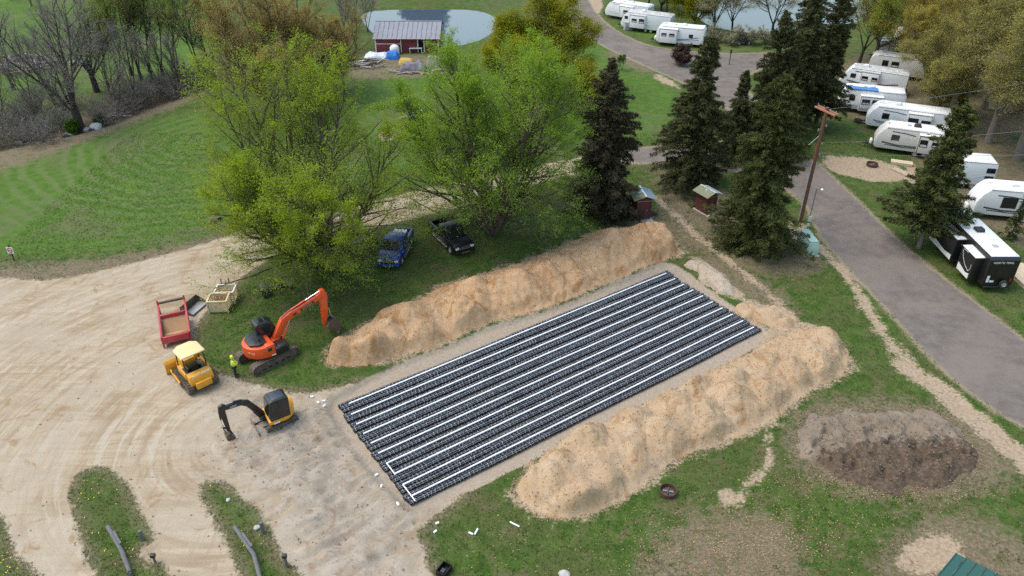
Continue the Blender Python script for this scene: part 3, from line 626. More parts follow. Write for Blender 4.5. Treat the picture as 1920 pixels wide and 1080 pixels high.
for (px, py, s, rz), lb in zip([(668, 92, .72, .5), (690, 60, .6, 2.5), (645, 60, .75, 4.0), (560, 40, .7, 1.1)], ['leafless grey tree at the left end of the red barn', 'slender leafless tree on the pond bank behind the barn corner', 'leafless tree left of the pond, behind the rust-orange one', 'leafless tree behind the top of the rust-orange trees']):
    place_tree('bare_tree', b3, px, py, lb, 'bare trees left of the pond', rz, s)
for i, (px, py, s) in enumerate([(60, 12, .6), (140, 5, .7), (220, -5, .7), (300, 0, .7), (350, -8, .6), (20, 0, .65), (180, -20, .7), (420, -15, .7)]):
    place_tree('bare_tree', b3, px, py, 'leafless tree on the far side of the field at the top left', 'far bare trees behind the left field', i*1.3, s)
# brushy thicket in the ditch
bush = broadleaf('brush', 47, 3.8, 13, 58, .035, (8, 5, 4), (.55, .5, .5), 0, .10, .12, DEADL, TWIG, ang=(40, 45, 45), trop=(.0, .05, .02, .0), t0=.1, bark=TWIG, twig_r=.010)
rnd = random.Random(4)
sp = [(5, 262, 1.5), (40, 255, 1.4), (85, 262, 1.2), (60, 225, 1.3), (110, 235, 1.3), (190, 225, 1.2), (215, 205, 1.4), (240, 190, 1.3), (270, 190, 1.2), (290, 172, 1.3), (320, 176, 1.1), (340, 158, 1.3), (370, 160, 1.2), (395, 148, 1.3), (175, 195, 1.3), (225, 178, 1.3), (120, 205, 1.2), (20, 232, 1.4), (75, 205, 1.1), (260, 165, 1.2), (310, 150, 1.2), (415, 160, 1.1)]
for i, (px, py, s) in enumerate(sp[::1][:14]+sp[16:19]):
    place_tree('bare_bush', bush, px, py, 'grey-brown leafless bush in the tangled thicket along the ditch', 'bare bushes of the ditch thicket', rnd.uniform(0, 6.28), s*.95, cat='bush', zs=rnd.uniform(.65, 1.0))
gb = broadleaf('leafy_bush', 53, 1.8, 8, 55, .03, (7, 5, 4), (.5, .5, .5), 8, .14, .12, BUSHG, TWIG, t0=.1, bark=TWIG)
for px, py, s, lb in [(138, 243, 1.0, 'small bright green bush at the foot of the largest bare tree'), (188, 226, .9, 'low leafy green bush right of the largest bare tree')]:
    place_tree('green_bush', gb, px, py, lb, None, px, s, cat='bush')
place_tree('purple_bush', gb, 1278, 122, 'reddish purple bush beside the asphalt fork', None, 0, 1.6, cat='bush', mats=[TWIG_B, REDL])
place_tree('sapling', broadleaf('sapling', 59, 2.4, 2, 20, .04, (6, 4, 3), (.4, .5, .5), 8, .14, .12, BUSHG, TWIG, t0=.4, bark=BARK_D), 1166, 132, 'single small sapling on the lawn below the upper road', None)
# hardwoods on the right
h1 = broadleaf('hard', 61, 17, 8, 58, .34, (15, 9, 7), (.48, .5, .65), 8, .16, .30, OLIVEB, TWIG, ang=(42, 44, 42), trop=(.05, .05, .05, .03), t0=.2, trunkh=4.0, bark=BARK_G, twig_r=.012)
h2 = broadleaf('round', 67, 11, 8, 56, .24, (13, 9, 7), (.44, .5, .6), 12, .17, .40, GOLDB, TWIG_B, ang=(42, 44, 42), trop=(.02, .05, .03, .0), t0=.15, trunkh=1.6, bark=BARK_D)
h3 = broadleaf('open', 71, 13, 5, 42, .22, (12, 8, 6), (.42, .48, .6), 5, .17, .36, PALEB, TWIG, ang=(44, 44, 42), trop=(.04, .06, .04, .02), t0=.25, trunkh=2.6, bark=BARK_D)
GW = 'budding hardwoods around the right hand trailers'
for kind, ms, px, py, s, rz, mats, lb in [
    ('hardwood', h1, 1852, 268, 1.0, .3, None, 'large olive-budding hardwood behind the right trailers, nearest its spruce'),
    ('hardwood', h1, 1905, 300, 1.05, 2.0, None, 'large grey-trunked hardwood at the right edge above the white trailers'),
    ('hardwood', h1, 1800, 165, .95, 3.3, (None, GOLDB), 'gold-budding hardwood behind the middle white trailers'),
    ('hardwood', h1, 1880, 150, 1.0, 4.4, None, 'olive-budding hardwood far back at the right edge'),
    ('hardwood', h1, 1740, 110, .8, 5.6, (None, GOLDB), 'gold-budding hardwood overhanging the farthest trailers'),
    ('hardwood', h1, 1930, 215, .95, 1.1, (None, OLIVEB), 'olive-budding hardwood partly cut by the right edge'),
    ('hardwood', h1, 1778, 222, .85, 5.0, None, 'olive-budding hardwood directly behind the open spruce'),
    ('hardwood', h1, 1728, 168, .68, 1.6, (None, GOLDB), 'smaller gold-budding hardwood at the right ends of the middle trailers'),
    ('hardwood', h1, 1845, 205, .9, 2.2, (None, GOLDB), 'gold-budding hardwood between the two large grey-trunked ones'),
    ('hardwood', h1, 1820, 70, .9, .9, None, 'olive-budding hardwood at the top right corner'),
    ('hardwood', h1, 1900, 60, .9, 2.7, (None, GOLDB), 'gold-budding hardwood in the top right corner'),
    ('hardwood', h3, 1610, 122, .95, .4, (None, LIMEB), 'dark-trunked tree with lime buds left of the far trailers'),
    ('hardwood', h1, 1638, 118, .75, .4, (None, GOLDB), 'thick dark-trunked tree with golden buds beside the farthest trailers'),
    ('hardwood', h2, 1690, 50, .8, 1.2, (None, GOLDB), 'low golden tree by the lake behind the far trailers'),
    ('hardwood', h2, 1755, 40, .85, 2.9, (None, OLIVEB), 'low olive tree by the lake, right of the golden one'),
    ('willow_tree', h2, 1302, 52, .85, .2, (None, WILLOW), 'round orange-gold willow behind the third white trailer'),
    ('hardwood', h2, 1240, 20, .7, 2.0, (None, LIMEB), 'round lime-green tree behind the upper white trailers'),
    ('hardwood', h3, 1337, 66, .78, 2.2, None, 'open-crowned pale budding tree at the lake edge, left of the spruces'),
    ('hardwood', h3, 1372, 60, .7, 4.1, (None, GOLDB), 'slender golden budding tree on the lake shore'),
    ('hardwood', h3, 1447, 66, .8, 5.0, None, 'nearly bare tree in front of the lake beside the tall spruces'),
    ('hardwood', h3, 1215, 16, .7, 1.4, (None, LIMEB), 'thin-stemmed tree behind the second white trailer'),
    ('hardwood', h3, 1250, 26, .7, 3.4, (None, LIMEB), 'dark-stemmed tree behind the gap between the upper trailers'),
    ('hardwood', h2, 1760, 205, .55, .7, (None, OLIVEB), 'small olive understorey tree behind the bench of white trailers')]:
    place_tree(kind, ms, px, py, lb, GW if kind == 'hardwood' else None, rz, s, mats=mats)
bb = broadleaf('bramble', 73, 2.6, 10, 60, .03, (7, 5, 4), (.5, .5, .5), 4, .11, .12, PALEB, TWIG, t0=.1, bark=TWIG)
for px, py, s in [(1375, 84, 1.2), (1405, 84, 1.2), (1340, 78, 1.1), (1435, 82, 1.0)]:
    place_tree('brush', bb, px, py, 'scrubby pale brush on the lake bank', 'scrubby brush on the lake bank', px, s, cat='bush')
# ---------------------------------------------------------------- conifers
NEEDLE = leaf_mat('spruce_needles', (.034, .039, .017), (.115, .12, .052), .12)
NEEDLE_B = leaf_mat('brownish_needles', (.042, .038, .024), (.105, .093, .058), .12)
NEEDLE_G = leaf_mat('fresh_needles', (.034, .044, .015), (.115, .132, .044), .12)
def spruce(name, seed, H, Rb, n_wh=44, per=8, spr=64, z0=.04, tr=.22, droop=.25, powr=.85, sz=.36, w=.24, bark=BARK_D, open_=0.):
    rs = np.random.RandomState(seed); T = Acc(); C = Acc()
    tp = grow(rs, np.zeros((1, 3)), np.array([[.0, .0, 1.]]), np.array([H*.99]), 10, .012, .2)
    V, F = tubes(tp, np.array([tr]), np.array([.015]), 8); T.add(V, F)
    n = n_wh*per; f = np.clip(z0+(1-z0)*np.repeat((np.arange(n_wh)+.0)/n_wh, per)+rs.normal(0, .012, n), z0, .985)
    az = rs.uniform(0, 2*math.pi, n); Ln = Rb*((1-f)**powr+.035)*rs.uniform(.62, 1.14, n)*(.72+.28*np.sin(az*2+seed+f*9))
    if open_: Ln = Ln*np.where(rs.rand(n) < open_, .45, 1)
    up = np.where(f > .75, .45, -droop*(1-f)+.12)
    D = np.stack([np.cos(az), np.sin(az), up], 1)
    P = np.zeros((n, 3)); ft = f*10; i = np.minimum(ft.astype(int), 9); P = tp[0][i]*(1-(ft-i))[:, None]+tp[0][i+1]*(ft-i)[:, None]
    b = grow(rs, P, D, Ln, 5, .05, -.02)
    V, F = tubes(b, np.clip(.022*Ln, .012, .06), np.full(n, .008), 4); T.add(V, F)
    ns = np.maximum((spr*Ln/Rb).astype(int), 7); r = np.repeat(np.arange(n), ns); N = len(r)
    t = np.sqrt(rs.uniform(.03, 1.03, N)); q = np.clip(t, 0, 1)*5; i = np.minimum(q.astype(int), 4); fr = (q-i)[:, None]
    base = b[r, i]*(1-fr)+b[r, i+1]*fr; tan = nrm(b[r, i+1]-b[r, i]); side = np.cross(tan, np.array([0, 0, 1.])); side = nrm(side)
    lat = rs.uniform(-1, 1, N)*(.34*Ln[r]*(1.12-t)); c = base+side*lat[:, None]+np.array([0, 0, 1.])*(-.16*np.abs(lat)-.05*Ln[r]*t*t+rs.normal(0, .07, N))[:, None]
    ax = nrm(tan*.75+side*np.sign(lat)[:, None]*.8+np.array([0, 0, -.12])+rs.normal(0, .22, (N, 3)))
    V, F = leaves(rs, c, sz, w, .9, ax*1.5); C.add(V, F, 0)
    V, F = leaves(rs, c+rs.normal(0, .09, c.shape), sz*.8, w*.9, .1, ax*1.5); C.add(V, F, 0)
    return T.mesh(name+'_trunk', [bark]), C.mesh(name+'_crown', [NEEDLE])
s1 = spruce('spruce', 3, 14.2, 4.7, 50, 10, 165, powr=.75)
s2 = spruce('spruce_b', 8, 16.8, 6.0, 50, 11, 200, z0=.012, powr=.66)
s3 = spruce('pine', 15, 13.6, 4.9, 38, 8, 160, z0=.17, tr=.24, droop=.1, powr=.62, open_=.3, bark=BARK_G, sz=.46)
s4 = spruce('slim_spruce', 21, 15.5, 4.2, 48, 10, 150, z0=.12, powr=.7)
GS = 'tall spruces between the lawn and the trailers'
place_tree('spruce_tree', s1, 1128, 392, 'brownish dark spruce right of the bright green maple', None, .4, 1.2, mats=(NEEDLE_B,), zs=.89)
place_tree('spruce_tree', s2, 1292, 345, 'dark spruce left of the group, behind the right outhouse', GS, 1.5, .92)
place_tree('spruce_tree', s2, 1410, 462, 'largest full-skirted dark spruce beside the utility pole', GS, 3.0, .95, mats=(NEEDLE_G,))
place_tree('spruce_tree', s1, 1428, 290, 'tall spruce directly behind the full-skirted one', GS, 4.1, 1.12)
place_tree('spruce_tree', s4, 1480, 250, 'narrow spruce in the middle of the group', GS, 5.2, 1.12)
place_tree('spruce_tree', s4, 1528, 238, 'tall narrow spruce with bare lower trunk, rightmost of the group', GS, .7, 1.10)
place_tree('spruce_tree', s1, 1372, 300, 'shorter spruce filling the gap between the two front ones', GS, 2.2, .72)
place_tree('spruce_tree', s4, 1497, 150, 'greyish spruce farthest back in the group, in front of the lake', GS, 2.8, 1.0)
place_tree('pine_tree', s3, 1722, 465, 'open dark spruce with bare pale trunk beside the black trailer', None, 1.1, 1.0, mats=(NEEDLE_G,))
place_tree('young_pine', spruce('young_pine', 27, 5.2, 1.9, 20, 5, 30, tr=.07, open_=.55), 1893, 448, 'wispy young pine between the black and white trailers', None, 0, .9, mats=(NEEDLE_G,))
place_tree('young_pine', spruce('small_pine', 29, 4.5, 1.8, 20, 6, 34, tr=.07), 1795, 205, 'small bushy evergreen behind the parked trailers', None, 0, 1.0, mats=(NEEDLE_G,))
for px, py, s in [(772, -9, .8), (800, -12, .95), (822, -9, .75)]:
    place_tree('spruce_tree', s1, px, py, 'dark evergreen on the far bank mirrored in the pond', 'evergreens mirrored in the pond', px, s)
# ---------------------------------------------------------------- ground cover
rs = np.random.RandomState(77)
def scatter(n, x0, x1, y0, y1): return rs.uniform(x0, x1, n), y0+(y1-y0)*rs.rand(n)**1.35
def tuft_mesh(X, Y, h, w, k, name, mat, lean=.5):
    n = len(X); Zg = samp(GZ, X, Y); a = rs.uniform(0, 2*math.pi, (n, k)); off = rs.normal(0, .05, (n, k, 2))
    B = np.stack([X[:, None]+off[..., 0], Y[:, None]+off[..., 1], np.repeat(Zg[:, None], k, 1)-.01], -1)
    H = h*rs.uniform(.5, 1.3, (n, k)); ww = w*rs.uniform(.7, 1.3, (n, k))
    sd = np.stack([np.cos(a), np.sin(a), 0*a], -1)*ww[..., None]; tip = B+np.stack([np.cos(a+1.57)*lean*H, np.sin(a+1.57)*lean*H, H], -1)
    V = np.stack([B-sd, B+sd, tip], 2).reshape(-1, 3); F = np.arange(len(V)).reshape(-1, 3)
    return np_mesh(name, V, F, mat, smooth=False)
GRASS = leaf_mat('grass_blade', (.028, .06, .009), (.085, .135, .022), .25)
DRYG = leaf_mat('dry_grass_blade', (.14, .11, .06), (.28, .22, .13), .2)
SL = np.maximum(s_lot, np.maximum(s_road, np.maximum(s_pit, s_path)))
X, Y = scatter(230000, -46, 58, 22, 88)
ob1 = sdist(X, Y, B1, far=2); ob2 = sdist(X, Y, B2, far=2); ob3 = sdist(X, Y, BS, far=2)
v = samp(SL, X, Y)+.5*(fbm(X*1.1, Y*1.1, 7)-.5); dryv = samp(s_dry, X, Y)/5+1.3*(fbm(X*.8, Y*.8, 61)-.5)
k = (v < .02) & (ob1 < .1) & (ob2 < .1) & (ob3 < .1)
kg = k & (dryv < .12) & (rs.rand(len(X)) < sst(.22, .55, fbm(X*.5, Y*.5, 63)+.12))
tag(link_mesh('grass', tuft_mesh(X[kg], Y[kg], .085, .020, 3, 'grass', GRASS)), 'short grass blades growing over the lawn and verges', 'grass', kind='stuff')
kd = k & (rs.rand(len(X)) < .05+.25*sst(-.1, .4, dryv))
tag(link_mesh('dry_grass', tuft_mesh(X[kd], Y[kd], .07, .018, 3, 'dry_grass', DRYG, .9)), 'dry straw coloured grass blades among the green', 'grass', kind='stuff')
def bits(X, Y, Z, s, mat, name, label, cat, flat=1.):
    n = len(X); ctr = np.stack([X, Y, Z], 1); base = np.array([[1, 0, 0], [-.5, .87, 0], [-.5, -.87, 0], [.1, .05, .95*flat]])
    a = rs.uniform(0, 6.28, n); c, q = np.cos(a), np.sin(a); S = s*rs.uniform(.4, 1.6, n)**1.5
    bx = base[None, :, 0]*c[:, None]-base[None, :, 1]*q[:, None]; by = base[None, :, 0]*q[:, None]+base[None, :, 1]*c[:, None]; bz = np.repeat(base[None, :, 2], n, 0)
    V = ctr[:, None]+(np.stack([bx, by, bz], -1)+rs.normal(0, .16, (n, 4, 3))*np.array([1, 1, .6*flat]))*S[:, None, None]
    o = (np.arange(n)*4)[:, None]; F = np.concatenate([o+np.array([[0, 1, 3]]), o+np.array([[1, 2, 3]]), o+np.array([[2, 0, 3]])])
    return tag(link_mesh(name, np_mesh(name, V.reshape(-1, 3), F, mat, smooth=False)), label, cat, kind='stuff')
LEAFL = leaf_mat('fallen_leaf', (.22, .125, .06), (.46, .33, .20), .1)
lx, ly = [], []
for px, py, sx, sy, n in [(1300, 1040, 2.2, 1.8, 900), (1480, 1000, 1.6, 1.2, 500), (1400, 985, 2.2, 1.2, 500), (1560, 905, 2.6, .5, 500), (1700, 925, 2.5, .35, 400), (1630, 960, 4, 1.5, 300), (1250, 440, 2, 3, 250), (1360, 460, 3, 2, 300), (1400, 1060, 2.5, 1.5, 500), (1050, 1010, 4, 2.5, 350), (1700, 1030, 3, 2, 250), (1450, 560, 2.5, 4, 260), (1560, 780, 3, 1.2, 250), (300, 215, 6, 3, 500), (150, 255, 8, 2, 500)]:
    c = G(px, py); lx.append(rs.normal(c.x, sx, n)); ly.append(rs.normal(c.y, sy, n))
lx = np.concatenate(lx); ly = np.concatenate(ly)
V, F = leaves(rs, np.stack([lx, ly, samp(GZ, lx, ly)+.03], 1), .085, .7, 2.5)
tag(link_mesh('fallen_leaves', np_mesh('fallen_leaves', V, F, LEAFL, smooth=False)), 'scattered orange-brown fallen leaves on the grass', 'leaves', kind='stuff')
DAND = M('dandelion_yellow', (.75, .62, .04), .8)
X, Y = scatter(5200, -30, 30, 22, 40); k = (samp(SL, X, Y) < -.3) & (rs.rand(len(X)) < sst(.45, .7, fbm(X*.6, Y*.6, 66))) & (sdist(X, Y, B2, far=2) < 0) & ((X < -8) | (rs.rand(len(X)) < .05))
V, F = leaves(rs, np.stack([X[k], Y[k], samp(GZ, X[k], Y[k])+.09], 1), .062, 1.0, 4)
tag(link_mesh('dandelions', np_mesh('dandelions', V, F, DAND, smooth=False)), 'yellow dandelion heads dotting the near grass', 'flowers', kind='stuff')
CLOD = M('soil_clod', (.25, .18, .12), .95, var=.35, scale=3)
X, Y = scatter(11000, -34, 20, 22, 60); sg = samp(s_grey, X, Y); sl = samp(s_lot, X, Y); sp_ = samp(s_pit, X, Y)
k = (((sg > -.5) & (rs.rand(len(X)) < .6*sst(.35, .65, fbm(X*.7, Y*.7, 68)))) | ((sl > -.3) & (sl < .5) & (rs.rand(len(X)) < .5)) | ((sl > .5) & (rs.rand(len(X)) < .03))) & (sp_ < .3)
bits(X[k], Y[k], samp(GZ, X[k], Y[k]), .05, CLOD, 'pebbles', 'small clods and pebbles on the disturbed sand', 'pebbles')
X, Y = scatter(16000, 10, 75, 40, 130); k = (np.abs(samp(s_road, X, Y)+.25+.5*(fbm(X*.9, Y*.9, 70)-.5)) < .45)
bits(X[k], Y[k], samp(GZ, X[k], Y[k]), .045, CLOD, 'gravel', 'loose gravel crumbling along the asphalt edges', 'gravel')
for q, nm, n, mt, lb in ((0, 'berm_crumbs', 1500, ORANGE, 'sand crumbs resting on the slopes of the orange berm'), (1, 'berm_crumbs', 2600, PALE, 'sand crumbs resting on the slopes of the pale near berm'), (2, 'soil_crumbs', 2000, SOIL, 'crumbs and dry clods on the dark soil mound')):
    i = rs.randint(0, len(PILES[q][0]), n); bits(PILES[q][0][i]+rs.normal(0, .04, n), PILES[q][1][i]+rs.normal(0, .04, n), PILES[q][2][i]-.02, .048, mt, nm, lb, 'clods')
for P, nm, n, mt, lb in ((B1, 'berm_clods', 900, ORANGE, 'loose sand clods rolled to the foot of the orange berm'), (B2, 'berm_clods', 1200, PALE, 'loose sand clods on and around the pale near berm'), (BS, 'soil_clods', 1300, CLOD, 'dry clods and roots lying round the dark soil mound')):
    e = np.roll(P, -1, 0)-P; i = rs.randint(0, len(P), n); q = P[i]+e[i]*rs.rand(n, 1)+rs.normal(0, .22, (n, 2))
    bits(q[:, 0], q[:, 1], samp(GZ, q[:, 0], q[:, 1])+.02, .042, mt, nm, lb, 'clods')
# ================================================================ DRAIN FIELD
A_ = G(629, 757); A2 = Vector((A_.x, A_.y)); U_ = Vector((25.13, 17.31)).normalized(); V_ = Vector((6.04, -8.73)).normalized()
BED_ANG = math.atan2(U_.y, U_.x); BL = 30.5; PITCH_ROW = 1.062; FLOOR = -.34
BLACK = M('black_drain_plastic', (.007, .0075, .010), .5, var=.5, scale=7, dirt=.25, dirtcol=(.035, .032, .03), spec=.35)
NET = M('grey_netting', (.44, .46, .50), .7, var=.3, scale=9)
PVC = M('white_pvc', (.84, .85, .86), .35, var=.03, dirt=.12, dirtcol=(.62, .56, .48), scale=1.5)
TR = .148; PER = .262
def bed(u, v, z): q = A2+U_*u+V_*v; return Vector((q.x, q.y, z))
def tube_mesh(seed):
    rs = np.random.RandomState(seed); n = int(BL/PER); prof = [(0, .84), (.14, .97), (.5, 1.03), (.86, .97)]
    xs = np.array([(i+a)*BL/n for i in range(n) for a, _ in prof]+[BL]); rr = np.array([b for i in range(n) for _, b in prof]+[.84])*TR
    rr = rr*(1+.05*rs.normal(0, 1, len(rr))); S = 12; K = len(xs)
    dy = .035*np.sin(xs*.42+seed)+.02*(vnoise(xs*.9, 0*xs+seed, 3)-.5); dz = .012*np.sin(xs*1.3+seed)
    a = np.arange(S)*2*math.pi/S
    lump = 1+.06*(vnoise(xs[:, None]*3.1+0*a[None], a[None]*1.7+0*xs[:, None], seed)-.5)
    V = np.stack([np.repeat(xs[:, None], S, 1), dy[:, None]+np.cos(a)[None]*rr[:, None]*lump*1.05, TR+dz[:, None]+np.sin(a)[None]*rr[:, None]*lump], -1).reshape(-1, 3)
    b = (np.arange(K-1)*S)[:, None]; s = np.arange(S)[None]; s2 = (s+1) % S
    F = np.stack([b+s, b+S+s, b+S+s2, b+s2], -1).reshape(-1, 4)
    V = np.vstack([V, [[0, dy[0], TR]], [[BL, dy[-1], TR]]])
    cap = np.array([[s, (s+1) % S, len(V)-2, len(V)-2] for s in range(S)]); cap2 = np.array([[(K-1)*S+s, len(V)-1, len(V)-1, (K-1)*S+(s+1) % S] for s in range(S)])
    bm = bmesh.new(); me = bpy.data.meshes.new('drain_tube')
    me.from_pydata(V.tolist(), [], F.tolist()+[tuple(c[:3]) for c in cap.tolist()]+[(c[0], c[1], c[3]) for c in cap2.tolist()]); me.materials.append(BLACK)
    me.polygons.foreach_set('use_smooth', [True]*len(me.polygons)); me.set_sharp_from_angle(angle=R(50)); bm.free()
    # netting: thin cords lengthwise and round each rib
    nv = []; nf = []; w = .0066
    def strip(pl, wd, m_):
        b0 = len(nv)
        for p, q in zip(pl, wd): nv.append(p-q); nv.append(p+q)
        for i in range(m_-1): nf.append((b0+2*i, b0+2*i+1, b0+2*i+3, b0+2*i+2))
    for la in np.radians([48, 96, 140]) + rs.normal(0, .06, 3):
        r_ = rr+.010; wob = la+.05*np.sin(xs*2.2+la*3+seed)
        P = np.stack([xs, dy+np.cos(wob)*r_*1.05, TR+dz+np.sin(wob)*r_], 1); Q = np.stack([0*xs, -np.sin(wob)*w, np.cos(wob)*w], 1); strip(P, Q, K)
    ra = np.linspace(.15, math.pi-.15, 8)
    for i in range(n):
        if rs.rand() < .15: continue
        j = i*4+2; x0 = xs[j]; r_ = rr[j]+.010; sk = rs.normal(0, .035)
        P = np.stack([x0+sk*(ra-1.5), dy[j]+np.cos(ra)*r_*1.05, TR+dz[j]+np.sin(ra)*r_], 1); Q = np.tile([[w*(1.1 if rs.rand() < .75 else 1.7), 0, 0]], (8, 1)); strip(P, Q, 8)
    mn = bpy.data.meshes.new('netting'); mn.from_pydata([tuple(p) for p in nv], [], nf); mn.materials.append(NET)
    return me, mn
TM = [tube_mesh(s) for s in (1, 2, 3, 4)]
ordn = ['first', 'second', 'third', 'fourth', 'fifth', 'sixth', 'seventh', 'eighth', 'ninth', 'tenth']
rw = random.Random(9)
for i in range(10):
    v0 = (i+.5)*PITCH_ROW
    for j, nm in enumerate(('far', 'middle', 'near')):
        t, nt_ = TM[(i*3+j) % 4]
        p = bed(rw.uniform(-.06, .06)+.12*(i < 1), v0+(j-1)*.300+rw.uniform(-.012, .012), FLOOR+.0)
        o = link_mesh('drain_tube', t); o.location = p; o.rotation_euler = (0, 0, BED_ANG+rw.uniform(-.0008, .0008))
        pos = {'far': 'along the far side of', 'middle': 'directly under', 'near': 'along the near side of'}[nm]
        tag(o, f'black netted drain tube {pos} the {ordn[i]} white pipe from the berm', 'drain tube', 'black netted drain tubes of the field')
        link_mesh('netting', nt_, o)
    p = bed(0, v0, 0)
    mb = MB(); st = [.75, .42, .30, .30, .30, .30, .36, .36, .36, .36][i]; xs = [st+q*(30.1-st)/10 for q in range(11)]
    z = FLOOR+2*TR+.06
    for a, b in zip(xs[:-1], xs[1:]): mb.cyl((a, .01*math.sin(a), z), (b, .01*math.sin(b), z), .054, n=10, cap=False)
    mb.cyl((xs[0], 0, z), (xs[0]+.01, 0, z), .056); mb.cyl((30.1, 0, z), (30.11, 0, z), .056)
    o = mb.build('white_pipe', PVC, smooth=50); o.location = (p.x, p.y, 0); o.rotation_euler = (0, 0, BED_ANG)
    tag(o, f'long white distribution pipe, {ordn[i]} from the orange berm, lying on black tubes', 'pipe', 'white distribution pipes on the drain field')
    for q in range(1, 10):
        link = MB(); link.cyl((xs[q]-.06, .01*math.sin(xs[q]), z), (xs[q]+.06, .01*math.sin(xs[q]), z), .063, n=10); link.build('coupling', PVC, o)
for a, b, lb in [(6, 7, 'thin white connector pipe joining the seventh and eighth pipe ends'), (8, 9, 'thin white connector pipe joining the two nearest pipe ends')]:
    mb = MB(); z = FLOOR+2*TR+.055; p0, p1 = bed(.34, (a+.5)*PITCH_ROW-.04, z), bed(.34, (b+.5)*PITCH_ROW+(.45 if b == 9 else .06), z)
    mb.cyl(p0, p1, .034, n=8); tag(mb.build('connector_pipe', PVC), lb, 'pipe')
# ================================================================ TRAILERS
WHITE = M('trailer_white', (.78, .79, .80), .35, var=.05, dirt=.25, dirtcol=(.55, .53, .50), scale=1.2)
CREAM = M('trailer_cream', (.62, .60, .56), .4, var=.05, dirt=.25, dirtcol=(.42, .38, .33), scale=1.2)
TBLACK = M('trailer_black', (.012, .012, .014), .3, var=.2, dirt=.1, dirtcol=(.05, .045, .04), coat=.3)
ROOFM = M('roof_membrane', (.76, .76, .74), .6, var=.08, dirt=.45, dirtcol=(.46, .45, .42), scale=1.5)
ROOFD = M('weathered_roof', (.52, .52, .50), .7, var=.15, dirt=.8, dirtcol=(.20, .20, .17), scale=2.0)
TGREY = M('trailer_grey', (.36, .37, .38), .45, var=.06)
DECALB = M('blue_grey_decal', (.16, .22, .32), .4, var=.05); DECALK = M('charcoal_decal', (.07, .075, .085), .4, var=.05); DECALS = M('silver_decal', (.55, .57, .58), .35, var=.05)
GLASS = M('dark_glass', (.012, .014, .017), .06, var=.1, spec=.8); FRAME = M('black_frame', (.025, .025, .027), .5)
TYRE = M('tyre_rubber', (.022, .021, .02), .85, var=.3, scale=12, dirt=.4, dirtcol=(.12, .10, .08)); RIM = M('alloy_rim', (.55, .55, .56), .35, metal=.6)
CHASSIS = M('chassis_black', (.02, .02, .02), .7, var=.2); STEELG = M('galvanised_steel', (.42, .43, .44), .45, metal=.5, var=.15); CHROME = M('chrome', (.75, .75, .76), .15, metal=1.)
BLIND = M('window_blind', (.55, .52, .48), .8)
def wheel_mesh(r, w, rim=.62):
    t = MB(); t.lathe([(r*rim, -w/2), (r*.93, -w/2), (r, -w*.36), (r, w*.36), (r*.93, w/2), (r*rim, w/2), (r*rim, -w/2)], 20)
    q = MB(); q.lathe([(.0, -w*.36), (r*rim*.3, -w*.40), (r*rim*.36, -w*.30), (r*rim*.9, -w*.30), (r*rim, -w*.46)], 20); q.lathe([(.0, w*.36), (r*rim*.3, w*.40), (r*rim*.36, w*.30), (r*rim*.9, w*.30), (r*rim, w*.46)], 20)
    for i in range(6):
        a = i*math.pi/3; X = Matrix.Rotation(a, 4, 'Z')
        q.box(r*rim*.3, r*rim*.92, -.035*r/.4, .035*r/.4, -w*.42, w*.42, X=X)
    return t, q
def add_wheel(parent, loc, r, w, cache={}):
    k = (r, w)
    if k not in cache:
        t, q = wheel_mesh(r, w); a = t.build('tyre', TYRE); b = q.build('rim', RIM); cache[k] = (a.data, b.data)
        bpy.data.objects.remove(a); bpy.data.objects.remove(b)
    o = bpy.data.objects.new('wheel', cache[k][0]); COL.objects.link(o); o.parent = parent; o.location = loc; o.rotation_euler = (R(90), 0, 0)
    link_mesh('rim', cache[k][1], o); return o
def window(parent, x, z, w, h, y, t=.03, blind=False, name='window', s=1):
    f = MB(); f.box(x-w/2-.05, x+w/2+.05, min(y, y+s*t), max(y, y+s*t), z-h/2-.05, z+h/2+.05); fo = f.build(name, FRAME, parent, bevel=.02)
    g = MB(); g.box(x-w/2, x+w/2, min(y+s*t, y+s*t+s*.008), max(y+s*t, y+s*t+s*.008), z-h/2, z+h/2); g.build('pane', GLASS, fo)
    if blind:
        b = MB(); b.box(x-w/2+.04, x+w/2-.04, min(y+s*t+s*.008, y+s*t+s*.014), max(y+s*t+s*.008, y+s*t+s*.014), z-h/2+.03, z-h/2+.03+h*.3); b.build('blind', BLIND, fo)
    return fo
def ribbon(mb, pts, w, y, t=.006):
    for (a, b) in zip(pts[:-1], pts[1:]):
        a, b = Vector(a), Vector(b); d = (b-a).normalized(); n = Vector((-d.y, d.x))
        wa = w; q = [a-n*wa/2, b-n*wa/2, b+n*wa/2, a+n*wa/2]
        mb.prism([(p.x, p.y) for p in q], y, y+t)
GR = 'white trailers parked in a row along the right side'; GA = 'white trailers parked by the upper road'
